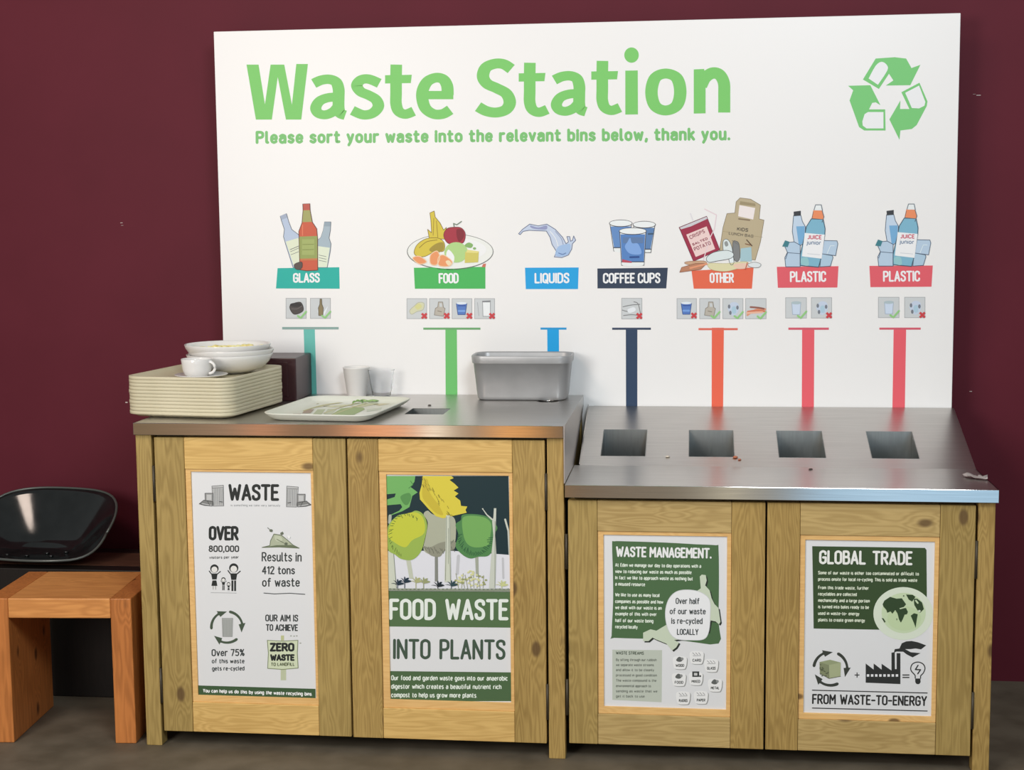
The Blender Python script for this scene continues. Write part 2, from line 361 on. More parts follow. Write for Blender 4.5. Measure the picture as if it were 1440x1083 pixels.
# ================================================================== wood, steel
def wl(rgb, k=1.): return tuple(c*k for c in lin(rgb, PW))
w_st = wood('green_tinted_softwood_upright', wl((176, 149, 88)), wl((122, 98, 48)), 'Z', seed=1.3)
w_st2 = wood('softwood_upright_pale', wl((180, 149, 86)), wl((120, 92, 42)), 'Z', seed=7.7, lines=130)
w_rl2 = wood('pale_softwood_rail', wl((194, 166, 108)), wl((146, 118, 66)), 'X', seed=8.4)
w_rl = wood('golden_softwood_rail', wl((222, 184, 112)), wl((178, 138, 72)), 'X', seed=4.1)
w_bead = wood('fresh_pine_bead', wl((228, 186, 120)), wl((206, 158, 92)), 'X', seed=2.2, knots=.7)
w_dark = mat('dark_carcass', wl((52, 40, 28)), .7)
m_hinge = mat('dull_hinge_steel', (.075, .06, .04), .5, .4)

def steel(name, base=(.60, .575, .55), r=(.27, .40), stretch=(1.2, 60, 60), bump=0):
    return noisy(name, base, tuple(c*.9 for c in base), 5, r, bump, 4, stretch, metal=1.0)
m_steel = steel('brushed_steel_top')
m_steel2 = steel('brushed_steel_edge', (.62, .59, .56), (.05, .10))
m_chute = steel('dull_steel_chute', (.33, .345, .335), (.30, .45), (30, 30, 2))

# ================================================================== the sign
YS = -.130                                  # face of the board; it stands off the wall
sign = empty('waste_sign', (1.135, -.126, 0), 'large white waste sorting sign board on the maroon wall above both steel counters', 'sign')
m_board = mat('white_sign_laminate', (.885, .868, .846), .38, 0, .4)
SX1, SZ0, SZ1 = 2.2694, .70, 2.058
mb = MB(); mb.box(0, SX1, YS, YS+.012, SZ0, SZ1, .0015)
mb.build('panel', m_board, sign)
for x in (.12, 1.13, 2.14):
    mb = MB(); mb.box(x-.03, x+.03, YS+.012, 0, SZ0+.1, SZ1-.12, 0); mb.build('wall_batten', w_dark, sign)

GREEN = (122, 196, 98)
# headline: heavy letters drawn as broad strokes with a nib wider than tall
P = Print(YS, SW)
R1 = (300, 20, 3.4286); R2 = (660, 20, 3.4286)
NB = (1, .80)
def head(pts, wd=58, n=7, nib=NB): P.curve(pts, wd, GREEN, 1, False, False, nib, n)
def headl(pts, wd=58, nib=(1, 1)): P.line(pts, wd, GREEN, 1, False, False, nib)
P.z = R1
for q in ([(160, 243), (218, 243), (252, 455), (235, 508), (205, 508)], [(276, 243), (311, 243), (311, 300), (282, 508), (235, 508), (248, 440)],
          [(311, 243), (342, 243), (382, 452), (378, 508), (350, 508), (310, 300)], [(400, 240), (456, 240), (424, 508), (376, 508), (378, 445)]): P.poly(q, GREEN, 1)
def let_a(dx, dy):
    head([(484+dx, 334+dy), (520+dx, 318+dy), (560+dx, 314+dy), (592+dx, 328+dy), (604+dx, 362+dy), (604+dx, 400+dy), (604+dx, 450+dy), (612+dx, 478+dy), (636+dx, 487+dy)], 57)
    head([(604+dx, 400+dy), (556+dx, 402+dy), (514+dx, 418+dy), (494+dx, 450+dy), (506+dx, 477+dy), (540+dx, 485+dy), (578+dx, 470+dy), (604+dx, 442+dy)], 54)
def let_t(dx, dy):
    headl([(882+dx, 243+dy), (881+dx, 300+dy)], 56); head([(881+dx, 296+dy), (881+dx, 380+dy), (881+dx, 432+dy), (894+dx, 468+dy), (926+dx, 482+dy), (966+dx, 468+dy)], 56)
    P.poly([(828+dx, 294+dy), (957+dx, 292+dy), (952+dx, 332+dy), (828+dx, 334+dy)], GREEN, 1)
let_a(0, 0)
head([(800, 333), (750, 313), (712, 317), (692, 343), (710, 373), (750, 391), (785, 413), (795, 446), (768, 477), (722, 485), (670, 464)], 56)
let_t(0, 0)
head([(1130, 390), (1127, 345), (1108, 314), (1073, 306), (1033, 324), (1010, 365), (1008, 410), (1024, 455), (1062, 481), (1106, 481), (1142, 461)], 58)
P.rect(1030, 370, 1157, 410, GREEN, 1)
P.build('headline_lettering', sign, 'big green word Waste')
P = Print(YS, SW, R2)
head([(202, 264), (165, 241), (122, 239), (80, 258), (66, 300), (86, 335), (132, 357), (178, 383), (195, 425), (176, 460), (130, 474), (82, 467), (42, 446)], 60)
let_t(292-882, -9); let_a(-74, -17); let_t(642-882, -18)
P.poly([(752, 272), (812, 271), (813, 483), (752, 484)], GREEN, 1); P.disc(782, 197, 35, 37, GREEN, 1)
P.curve([(947, 286), (1000, 308), (1017, 374), (1000, 440), (947, 464), (896, 442), (878, 376), (896, 308)], 60, GREEN, 1, True, False, NB, 8)
P.poly([(1082, 266), (1132, 264), (1139, 300), (1139, 478), (1082, 479)], GREEN, 1)
head([(1118, 345), (1138, 306), (1172, 284), (1206, 292), (1227, 330), (1229, 390), (1229, 474)], 58, nib=(1, .95))
P.build('headline_lettering', sign, 'big green word Station')
P = Print(YS, SW); P.text('Please sort your waste into the relevant bins below, thank you.', 359.5, 202.5, 1027, 197.5, 18.4, 4.0, (122, 188, 108), space=3.8, gap=2.7)
P.build('subtitle_lettering', sign, 'green line of text under the headline')
# recycling symbol
P = Print(YS, SW, (1060, 10, 3.734)); G2 = (120, 196, 112); BW = SW
P.poly([(640, 270), (740, 263), (800, 270), (828, 320), (875, 303), (822, 410), (693, 412), (733, 385), (710, 350), (657, 430), (573, 380)], G2, 1)
P.poly(spline([(603, 375), (640, 308), (672, 287), (700, 306), (700, 335), (652, 408)], False, 3), BW, 2)
P.poly([(495, 413), (612, 410), (665, 515), (640, 500), (622, 503), (605, 537), (690, 537), (692, 648), (580, 648), (553, 630), (503, 490), (522, 437)], G2, 1)
P.poly([(570, 600), (582, 562), (600, 551), (681, 551), (681, 637), (592, 637), (572, 622)], BW, 2)
P.poly([(870, 397), (912, 495), (908, 520), (855, 620), (830, 640), (770, 648), (765, 697), (712, 590), (770, 490), (768, 535), (817, 535), (775, 447)], G2, 1)
P.poly([(868, 412), (795, 450), (830, 530), (868, 532), (896, 518), (901, 498)], BW, 2)
P.build('recycling_symbol', sign, 'green three-arrow recycling symbol')

# category banners
for z, pts, c, t, x0, x1, ya, yb in (
    ((370, 270, 5.414), [(110, 580), (580, 573), (583, 737), (98, 735)], (20, 172, 155), 'GLASS', 228, 432, 692, 617),
    ((550, 270, 5.414), [(173, 577), (718, 570), (718, 737), (181, 737)], (70, 178, 85), 'FOOD', 362, 515, 697, 618),
    ((720, 270, 5.4167), [(99, 577), (508, 575), (503, 740), (105, 740)], (20, 158, 215), 'LIQUIDS', 172, 437, 697, 617),
    ((720, 270, 5.4167), [(650, 583), (1187, 577), (1175, 735), (651, 735)], (45, 58, 78), 'COFFEE CUPS', 693, 1130, 697, 617),
    ((930, 270, 5.417), [(230, 600), (703, 575), (690, 737), (247, 737)], (232, 102, 70), 'OTHER', 368, 553, 694, 616),
    ((1080, 270, 5.415), [(67, 570), (537, 565), (528, 728), (75, 730)], (228, 92, 100), 'PLASTIC', 167, 443, 687, 604),
    ((1080, 270, 5.415), [(772, 563), (1255, 560), (1245, 722), (780, 725)], (228, 92, 100), 'PLASTIC', 876, 1158, 684, 601)):
    P = Print(YS, SW, z); P.poly(pts, c, 1); P.text(t, x0, ya, x1, ya-2, ya-yb, 13.5, (248, 248, 246), 2, space=3)
    P.build('category_banner', sign, 'banner reading '+t)

# pointer bars down to the openings
for z, bar, c1, x0, x1, c2, b0, b1, vb in (
    ((370, 270, 5.414), (145, 575, 1028, 1047), (140, 165, 155), 426.9, 442.6, (105, 186, 170), 430.5, 446, 572),
    ((550, 270, 5.414), (245, 680, 1033, 1049), (110, 165, 105), 626.3, 642.4, (108, 188, 102), 626.8, 643.4, 575),
    ((720, 270, 5.4167), (217, 415, 1033, 1049), (30, 150, 205), 769.5, 785.9, (5, 158, 217), 770.5, 786.8, 575),
    ((720, 270, 5.4167), (763, 1058, 1034, 1050), (55, 68, 90), 880, 896.3, (42, 62, 88), 880.4, 896.2, 590),
    ((930, 270, 5.417), (283, 582, 1037, 1053), (228, 105, 85), 1001, 1018, (238, 100, 72), 1000.7, 1016.7, 590),
    ((1080, 270, 5.415), (155, 463, 1033, 1050), (215, 90, 105), 1128, 1145.2, (234, 92, 100), 1127.4, 1144.4, 590),
    ((1080, 270, 5.415), (848, 1163, 1033, 1049), (215, 90, 105), 1256.7, 1274.3, (234, 92, 100), 1254.7, 1272.2, 590)):
    P = Print(YS, SW, z); P.rect(bar[0], bar[2], bar[1], bar[3], c1, 2); P.z = (0, 0, 1)
    P.poly([(x0, 461), (x1, 461), (b1, vb), (b0, vb)], c2, 1)
    P.build('pointer_bar', sign)

# pictures over the banners
DK = (70, 75, 85)
P = Print(YS, SW, (370, 270, 5.414))
P.shape([(130, 185), (178, 165), (195, 225), (218, 285), (270, 325), (290, 400), (290, 575), (228, 575), (172, 400), (155, 340), (162, 285), (140, 220)], (186, 195, 212), DK, 4, 2, False)
P.poly([(172, 378), (268, 350), (290, 440), (290, 565), (232, 560)], (226, 226, 196), 3)
P.line([(205, 440), (270, 412)], 4, DK, 4); P.line([(208, 455), (275, 425)], 3, DK, 4); P.line([(212, 478), (270, 455)], 3, DK, 4)
P.poly([(130, 183), (176, 165), (184, 195), (140, 213)], (165, 172, 188), 3)
P.shape([(468, 228), (516, 228), (513, 290), (502, 350), (517, 395), (512, 450), (488, 575), (415, 575), (413, 370), (440, 345), (458, 290)], (168, 180, 186), DK, 4, 2, False)
P.poly([(416, 412), (508, 425), (486, 572), (416, 572)], (226, 228, 200), 3)
P.poly([(468, 228), (516, 228), (515, 262), (467, 262)], (150, 162, 170), 3)
for y in (480, 500, 520): P.line([(425, y), (480, y+12)], 3, DK, 4)
P.shape([(302, 92), (356, 90), (358, 140), (375, 230), (408, 280), (415, 360), (416, 595), (330, 600), (280, 592), (272, 300), (296, 235), (304, 140)], (205, 88, 58), (95, 50, 35), 5, 5, False)
P.poly([(304, 140), (357, 138), (374, 228), (297, 230)], (165, 160, 95), 6); P.poly([(303, 92), (355, 90), (357, 136), (305, 138)], (190, 85, 70), 6)
P.poly([(276, 340), (412, 335), (413, 505), (280, 508)], (150, 158, 85), 7)
P.rect(296, 360, 390, 480, (164, 172, 98), 8); P.line([(300, 400), (385, 398)], 4, (120, 128, 60), 9); P.line([(300, 440), (385, 438)], 4, (120, 128, 60), 9)
P.poly([(282, 508), (412, 505), (412, 520), (284, 522)], (200, 120, 70), 7); P.line([(300, 250), (300, 330)], 8, (225, 120, 85), 6)
P.shape([(236, 555), (262, 538), (295, 535), (296, 575), (270, 592), (244, 582)], (88, 72, 65), (40, 35, 35), 3, 9)
P.build('picture', sign, 'picture of three glass bottles')
P = Print(YS, SW, (550, 270, 5.414))
P.disc(450, 455, 330, 138, (120, 118, 112), 1, 48); P.disc(450, 453, 324, 132, (238, 233, 222), 2, 48); P.disc(455, 440, 270, 92, (244, 240, 230), 3, 40)
YL = (216, 190, 62)
P.shape([(295, 160), (328, 145), (335, 190), (372, 235), (400, 290), (420, 270), (410, 360), (290, 350), (278, 285), (308, 310), (302, 210)], YL, (125, 95, 20), 4, 4, False)
P.line([(345, 220), (355, 345)], 4, (150, 115, 30), 5); P.line([(325, 200), (320, 330)], 4, (150, 115, 30), 5)
P.shape([(175, 460), (200, 400), (270, 355), (360, 352), (405, 390), (398, 450), (330, 455), (260, 490), (200, 490)], YL, (125, 95, 20), 4, 5)
P.shape([(290, 440), (340, 395), (395, 385), (398, 440), (340, 465)], (165, 140, 50), None, 3, 6)
P.curve([(215, 425), (270, 380), (350, 365)], 4, (125, 95, 20), 6)
P.shape([(400, 330), (425, 280), (480, 268), (535, 275), (565, 320), (550, 385), (490, 395), (430, 388)], (168, 42, 58), (110, 30, 40), 4, 6); P.blob([(500, 285), (545, 290), (555, 340), (520, 380), (500, 340)], (130, 25, 40), 7)
P.line([(480, 262), (475, 240), (500, 250), (535, 225)], 8, (120, 130, 110), 6)
P.disc(495, 460, 90, 78, (178, 208, 130), 7); P.blob([(420, 470), (440, 440), (480, 490), (470, 545), (430, 525)], (246, 246, 240), 8)
P.poly([(565, 455), (668, 452), (662, 535), (560, 540)], (212, 195, 95), 8); P.poly([(580, 440), (668, 452), (660, 465), (570, 462)], (230, 214, 130), 9)
P.blob([(560, 405), (590, 385), (622, 400), (610, 425), (575, 420)], (135, 175, 100), 8); P.disc(635, 430, 12, 9, (135, 175, 100), 8)
for q in ([(165, 500), (215, 490), (270, 530), (225, 550), (185, 530)], [(300, 480), (350, 450), (370, 500), (345, 555), (300, 545)], [(360, 500), (400, 480), (465, 530), (440, 565), (365, 560)]): P.shape(q, (236, 150, 95), (250, 205, 165), 6, 9)
P.blob([(415, 530), (440, 520), (460, 545), (435, 560)], (246, 214, 170), 10)
P.poly([(700, 548), (722, 545), (718, 572), (690, 572)], (205, 110, 85), 3)
P.build('picture', sign, 'picture of food scraps on a plate')
P = Print(YS, SW, (720, 270, 5.4167))
P.shape([(50, 318), (80, 285), (135, 245), (200, 258), (265, 245), (330, 285), (385, 345), (412, 395), (430, 380), (418, 340), (440, 340), (445, 375), (460, 370), (470, 335), (485, 368), (460, 395), (455, 435), (430, 480), (380, 500), (322, 495), (340, 455), (305, 400), (290, 345), (262, 298), (200, 295), (130, 292), (85, 300), (62, 325)], (200, 206, 220), (92, 100, 128), 5, 2, False)
P.blob([(330, 480), (350, 420), (400, 400), (445, 400), (435, 465), (380, 492)], (165, 188, 218), 3)
P.blob([(140, 255), (200, 270), (262, 255), (262, 285), (200, 285), (150, 275)], (150, 152, 185), 3)
P.curve([(290, 300), (330, 350), (350, 410)], 5, (240, 242, 248), 4); P.curve([(330, 300), (375, 355), (390, 400)], 4, (130, 138, 168), 4); P.curve([(355, 465), (385, 475), (410, 465)], 6, (90, 115, 165), 4)
P.build('picture', sign, 'picture of splashing water')
P = Print(YS, SW, (720, 270, 5.4167))
def cup(x0, x1, y0, b0, b1, yb, lay, c):
    P.shape([(x0, y0), (x1, y0), (b1, yb), (b0, yb)], (236, 234, 228), (80, 75, 75), 5, lay, False)
    P.poly([(x0+6, y0+28), (x1-6, y0+28), (b1-2, yb-28), (b0+2, yb-28)], c, lay+1)
    P.disc((b0+b1)/2, yb-6, (b1-b0)/2, 16, (236, 234, 228), lay+.6); P.rect(b0, yb-26, b1, yb-8, (236, 234, 228), lay+.8)
    P.line([(b0+1, yb-26), (b1-1, yb-26)], 7, (50, 58, 78), lay+2)
    P.disc((x0+x1)/2, y0+4, (x1-x0)/2+6, 28, (75, 72, 72), lay+2); P.disc((x0+x1)/2, y0+3, (x1-x0)/2+1, 23, (238, 236, 230), lay+3)
cup(745, 912, 235, 775, 880, 450, 1, (100, 138, 188)); cup(925, 1090, 245, 950, 1058, 462, 1, (92, 128, 172))
cup(820, 1020, 295, 835, 1005, 558, 5, (85, 128, 185))
P.rect(845, 345, 1000, 390, (95, 122, 160), 8); P.blob([(880, 380), (900, 350), (915, 390), (960, 395), (985, 470), (900, 470), (860, 420)], (130, 165, 215), 8.5); P.line([(900, 497), (965, 495)], 14, (40, 75, 135), 9)
P.poly([(838, 512), (912, 530), (912, 540), (840, 536)], (190, 70, 85), 9); P.line([(1040, 320), (1075, 318)], 12, (60, 85, 105), 4)
P.build('picture', sign, 'picture of three blue paper cups')
P = Print(YS, SW, (930, 270, 5.417))
P.shape([(135, 270), (345, 185), (445, 440), (245, 528)], (160, 40, 66), (105, 30, 50), 4, 2, False)
P.poly([(190, 325), (345, 262), (410, 435), (262, 495)], (240, 205, 196), 3); P.poly([(140, 272), (345, 188), (350, 205), (225, 262), (150, 285)], (208, 200, 200), 3)
for t, x0, y0, x1, y1, h in (('CRISPS', 222, 362, 335, 310, 30), ('SALTED', 240, 412, 355, 362, 20), ('POTATO', 255, 452, 380, 400, 30)): P.text(t, x0, y0, x1, y1, h, 5, (150, 75, 85), 4)
P.line([(222, 165), (240, 215)], 9, (226, 216, 214), 2); P.line([(330, 130), (420, 175), (405, 280), (370, 350), (320, 520)], 7, (232, 205, 205), 4)
P.shape([(500, 165), (560, 160), (570, 75), (600, 45), (680, 55), (755, 100), (745, 205), (782, 215), (755, 380), (715, 520), (440, 470), (470, 270)], (190, 170, 135), (130, 112, 85), 4, 1, False)
P.poly([(595, 100), (715, 122), (700, 210), (585, 185)], (244, 226, 218), 2); P.poly([(600, 70), (715, 88), (718, 108), (598, 95)], (160, 140, 105), 2); P.line([(590, 205), (672, 215)], 10, (135, 112, 85), 2)
P.text('KIDS', 575, 295, 660, 305, 28, 6, (95, 85, 70), 2); P.text('LUNCH BAG', 512, 325, 700, 350, 24, 5, (125, 112, 90), 2)
P.line([(470, 300), (770, 345)], 3, (165, 145, 112), 2)
P.shape([(470, 380), (500, 360), (530, 400), (540, 470), (480, 470)], (224, 228, 222), (110, 112, 110), 4, 4); P.blob([(480, 385), (500, 375), (510, 405), (490, 415)], (150, 150, 145), 5)
P.shape([(545, 385), (570, 375), (592, 400), (598, 500), (575, 530), (550, 500)], (130, 128, 124), (85, 85, 82), 4, 4)
P.poly([(605, 430), (685, 420), (690, 530), (600, 528)], (168, 195, 198), 4); P.line([(650, 365), (690, 410)], 8, (90, 65, 45), 4); P.line([(640, 395), (680, 405)], 7, (130, 85, 55), 4); P.line([(540, 370), (585, 400)], 4, (120, 110, 100), 5)
P.shape([(345, 500), (400, 460), (500, 445), (550, 470), (530, 505), (430, 525), (360, 535)], (222, 226, 220), (95, 95, 92), 4, 6)
P.shape([(515, 510), (545, 490), (552, 540), (530, 555)], (232, 234, 230), (95, 95, 92), 4, 6)
P.shape([(140, 612), (155, 575), (260, 545), (345, 545), (300, 590)], (190, 128, 95), (140, 85, 60), 4, 5, False)
P.shape([(180, 545), (200, 530), (320, 525), (340, 545), (250, 560)], (205, 160, 125), (140, 95, 70), 3, 4)
P.shape([(360, 545), (500, 545), (640, 530), (660, 560), (560, 590), (480, 605), (380, 590)], (224, 212, 165), (190, 175, 130), 3, 6); P.shape([(555, 550), (660, 545), (650, 580), (575, 585)], (236, 196, 170), None, 3, 7)
P.shape([(660, 550), (710, 535), (758, 550), (740, 575), (680, 572)], (226, 226, 222), (140, 135, 130), 4, 7)
P.line([(220, 580), (345, 548)], 14, (230, 150, 110), 7); P.line([(655, 540), (640, 590)], 7, (190, 85, 60), 8)
P.build('picture', sign, 'picture of packets, bag and food wrappers')
def plastic(dx, dy):
    P = Print(YS, SW, (1080+dx, 270+dy, 5.415)); LB = (186, 202, 216); OC = (78, 92, 108)
    P.shape([(195, 180), (250, 178), (262, 225), (285, 265), (280, 380), (240, 415), (200, 390), (185, 300), (190, 235)], (198, 210, 222), OC, 5, 1, False)
    P.poly([(215, 262), (280, 260), (276, 380), (235, 410)], (120, 170, 205), 2); P.poly([(195, 150), (250, 143), (250, 180), (197, 184)], (58, 58, 60), 3)
    P.shape([(130, 420), (155, 385), (200, 380), (245, 405), (245, 570), (135, 570), (128, 500), (148, 460)], LB, OC, 5, 3, False); P.poly([(108, 415), (130, 368), (165, 380), (150, 420)], (62, 125, 132), 5)
    P.line([(150, 462), (245, 470)], 4, OC, 5); P.line([(135, 510), (150, 460)], 4, OC, 5)
    P.shape([(425, 370), (525, 372), (532, 395), (515, 485), (400, 470)], LB, OC, 5, 3, False); P.shape([(405, 470), (490, 485), (495, 500), (475, 565), (395, 570)], (176, 198, 212), OC, 5, 4, False)
    P.line([(450, 470), (475, 410), (505, 410)], 5, (225, 232, 240), 5)
    P.shape([(330, 205), (420, 208), (435, 280), (432, 330), (405, 500), (385, 572), (245, 560), (245, 480), (280, 330), (292, 265)], (128, 178, 196), (60, 85, 100), 6, 6, False)
    P.poly([(280, 312), (432, 325), (408, 508), (258, 490)], (244, 242, 240), 7); P.blob([(255, 505), (300, 500), (310, 560), (255, 550)], (150, 195, 195), 7)
    P.poly([(345, 140), (412, 142), (425, 180), (420, 208), (332, 200), (340, 165)], (238, 140, 92), 7); P.line([(345, 150), (335, 200)], 4, (90, 80, 80), 8); P.line([(412, 142), (426, 190), (412, 230)], 5, (90, 90, 95), 8)
    P.line([(350, 140), (362, 98), (405, 98), (414, 140)], 6, (115, 120, 125), 6); P.poly([(362, 100), (405, 100), (410, 140), (352, 140)], (236, 234, 228), 5.5)
    P.text('JUICE', 298, 360, 410, 362, 34, 7, (205, 95, 110), 8, cap=False); P.text('junior', 290, 400, 405, 404, 34, 6, (125, 140, 160), 8, cap=False)
    P.line([(300, 470), (395, 478)], 4, (205, 205, 205), 8)
    P.build('picture', sign, 'picture of plastic bottles')
plastic(0, 0); plastic(130.7, -1.1)

# small square icons with ticks and crosses
TG = (206, 204, 200)
def icon(x0, y0, x1, y1, kind, mark):
    P = Print(YS, SW); P.rect(x0, y0, x1, y1, (170, 166, 164), 1); P.rect(x0+.8, y0+.8, x1-.8, y1-.8, TG, 2)
    s = (x1-x0)/100.; P.z = (x0, y0, 1/s)
    if kind == 'lid':
        P.shape([(20, 38), (70, 20), (84, 60), (40, 78)], (75, 66, 62), (50, 45, 42), 3, 3); P.disc(48, 33, 28, 10, (45, 40, 40), 5); P.curve([(28, 52), (55, 52), (78, 38)], 3, (110, 100, 95), 5)
    if kind == 'bottle':
        P.blob([(38, 72), (42, 45), (60, 72), (85, 40), (66, 85)], (232, 232, 230), 3); P.shape([(48, 5), (56, 5), (57, 30), (64, 48), (62, 85), (42, 85), (40, 48), (47, 30)], (140, 122, 85), (90, 80, 60), 3, 4, False)
    if kind == 'food':
        P.shape([(15, 60), (40, 35), (60, 20), (85, 25), (80, 55), (50, 65), (25, 78)], (214, 208, 170), (185, 180, 155), 3, 3); P.blob([(40, 40), (60, 25), (75, 40), (55, 55)], (216, 208, 140), 4)
    if kind == 'bag':
        P.shape([(30, 50), (42, 42), (45, 18), (66, 18), (70, 45), (78, 50), (70, 88), (25, 82)], (188, 176, 160), (140, 130, 118), 3, 3, False); P.poly([(50, 24), (62, 24), (64, 42), (50, 42)], TG, 4); P.line([(42, 62), (60, 66)], 4, (140, 125, 110), 4)
    if kind == 'cup':
        P.shape([(22, 25), (74, 25), (66, 80), (30, 80)], (85, 120, 185), (60, 80, 130), 3, 3, False); P.disc(48, 24, 26, 6, (228, 230, 232), 5); P.line([(32, 36), (66, 36)], 5, (50, 80, 150), 4); P.line([(34, 62), (62, 62)], 10, (120, 160, 215), 4)
    if kind == 'paper':
        P.shape([(40, 18), (78, 18), (78, 88), (42, 88)], (240, 240, 240), (150, 148, 148), 3, 3, False); P.line([(40, 15), (78, 13)], 5, (130, 128, 128), 5); P.line([(15, 20), (22, 85)], 3, (175, 172, 172), 3)
    if kind == 'lines':
        for q in ([(8, 42), (45, 34), (88, 30)], [(5, 58), (30, 64), (60, 55)], [(10, 84), (50, 80), (90, 84)], [(60, 18), (80, 28), (92, 75)]): P.curve(q, 4, (130, 128, 125), 3)
        P.blob([(30, 55), (60, 44), (68, 60), (38, 72)], (232, 230, 228), 4)
    if kind == 'plastic':
        P.blob([(25, 45), (45, 20), (75, 25), (78, 60), (55, 85), (35, 70)], (200, 206, 218), 3); P.blob([(45, 45), (62, 40), (65, 70), (48, 72)], (176, 200, 210), 4)
        for q in ((32, 40), (72, 45), (38, 70)): P.disc(q[0], q[1], 6, 10, (120, 122, 128), 4)
    if kind == 'pot':
        P.shape([(30, 25), (72, 25), (68, 80), (34, 80)], (206, 214, 226), (170, 178, 190), 3, 3, False); P.disc(51, 25, 24, 7, (178, 190, 190), 5)
    if kind == 'cutlery':
        for q, c in (([(10, 80), (50, 55), (95, 52)], (225, 150, 115)), ([(12, 64), (55, 58), (92, 62)], (215, 120, 85)), ([(25, 42), (60, 45), (88, 50)], (150, 95, 80)), ([(8, 70), (45, 68), (80, 66)], (238, 180, 150))): P.curve(q, 9, c, 3)
    if mark == 'x':
        P.line([(74, 74), (98, 98)], 11, (205, 62, 66), 8, cap=False); P.line([(98, 74), (74, 98)], 11, (205, 62, 66), 8, cap=False)
    else: P.line([(58, 86), (72, 96), (98, 66)], 9, (150, 200, 125), 8)
    P.build('icon_tile', sign)
for (xa, xb), k, mk in (((401.8, 431), 'lid', 'v'), ((436.1, 465.1), 'bottle', 'v')): icon(xa, 419.2, xb, 448.3, k, mk)
for (xa, xb), k in (((571.8, 600.6), 'food'), ((603.6, 632.2), 'bag'), ((635.3, 664), 'cup'), ((667.1, 695.9), 'paper')): icon(xa, 419.6, xb, 448.6, k, 'x')
icon(873.8, 419.2, 903.1, 449, 'lines', 'x')
for (xa, xb), k, mk in (((951.6, 979.8), 'cup', 'x'), ((983.5, 1012.5), 'bag', 'v'), ((1016, 1045.2), 'plastic', 'v'), ((1048.1, 1077.7), 'cutlery', 'v')): icon(xa, 419.5, xb, 448.7, k, mk)
for xa, xb, ya, k, mk in ((1104.4, 1134.5, 418.3, 'pot', 'v'), (1140.6, 1169.9, 418.3, 'plastic', 'x'), (1234.8, 1264.7, 417.7, 'pot', 'v'), (1271.7, 1301.2, 417.7, 'plastic', 'x')): icon(xa, ya, xb, ya+29.5, k, mk)

# ================================================================== cabinets
YD = -.820
def plank(parent, name, x0, x1, z0, z1, y0, y1, m, bev=.0018):
    mb = MB(); mb.box(x0, x1, y0, y1, z0, z1, bev); return mb.build(name, m, parent)
def door(cab, x0, x1, z0, z1, sl, sr, rt, rb, hinge_x, hz, post, ms, w_rl=None):
    """framed door: sl/sr inner edges of the stiles, rt/rb inner edges of the rails, post = poster rectangle"""
    w_rl = w_rl or globals()['w_rl']
    d = plank(cab, 'door', sl-.02, sr+.02, rb-.02, rt+.02, YD+.013, YD+.022, w_rl, 0)      # the backing board everything else is fixed to
    plank(d, 'stile', x0, sl-.0006, z0, z1, YD, YD+.026, ms[0]); plank(d, 'stile', sr+.0006, x1, z0, z1, YD, YD+.026, ms[1])
    plank(d, 'rail', sl, sr, rt, z1, YD+.0008, YD+.026, w_rl); plank(d, 'rail', sl, sr, z0, rb, YD+.0008, YD+.026, w_rl)
    px0, px1, pz0, pz1 = post
    mb = MB(); y0 = YD+.005
    mb.box(sl, px0+.001, y0, YD+.014, rb, rt, .001); mb.box(px1-.001, sr, y0, YD+.014, rb, rt, .001)
    mb.box(px0, px1, y0, YD+.014, pz1-.001, rt, .001); mb.box(px0, px1, y0, YD+.014, rb, pz0+.001, .001)
    mb.build('bead', w_bead, d)
    for za, zb in hz:
        mb = MB(); mb.box(hinge_x-.0035, hinge_x+.0035, YD-.003, YD+.004, za, zb, .001); mb.tube([(hinge_x, YD-.002, za), (hinge_x, YD-.002, zb)], .0032)
        mb.build('hinge', m_hinge, d)
    mb = MB(); mb.box(px0, px1, YD+.0095, YD+.013, pz0, pz1, 0)
    po = mb.build('poster', mat('poster_white', lin(PW, PW, .80), .42, 0, .4), d)
    return d
def carcass(cab, x0, x1, h, posts, back):
    for xa, xb, f in posts:
        plank(cab, 'post', xa, xb, 0, h, YD, YD+.045, f)
    for xa, xb in ((x0, x0+.045), (x1-.045, x1)): plank(cab, 'post', xa, xb, 0, h, -.19, -.145, w_st)
    plank(cab, 'side_panel', x0+.004, x0+.016, .05, h, YD+.045, -.19, w_st); plank(cab, 'side_panel', x1-.016, x1-.004, .05, h, YD+.045, -.19, w_st)
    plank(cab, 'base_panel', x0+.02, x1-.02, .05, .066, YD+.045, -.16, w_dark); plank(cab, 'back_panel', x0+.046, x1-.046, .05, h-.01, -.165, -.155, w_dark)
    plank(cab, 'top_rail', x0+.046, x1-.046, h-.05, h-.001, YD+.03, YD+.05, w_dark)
HT, HL = .886, .7255
tall = empty('bin_cabinet', (.56, -.48, 0), 'taller pine bin cabinet on the left, doors with WASTE and FOOD WASTE posters', 'cabinet')
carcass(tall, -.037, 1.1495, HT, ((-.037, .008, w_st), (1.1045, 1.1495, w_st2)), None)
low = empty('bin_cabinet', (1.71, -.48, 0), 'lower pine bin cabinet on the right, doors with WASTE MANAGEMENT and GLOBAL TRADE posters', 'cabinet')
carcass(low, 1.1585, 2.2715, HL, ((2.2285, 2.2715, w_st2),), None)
D1 = door(tall, .0155, .5545, .043, .879, .1005, .4625, .7905, .1285, .0118, ((.70, .80), (.125, .225)), (.115, .456, .147, .784), (w_st, w_st))
D2 = door(tall, .5595, 1.0985, .042, .879, .6450, 1.0105, .7905, .1285, 1.1013, ((.69, .79), (.11, .21)), (.664, 1.002, .151, .782), (w_st2, w_st2))
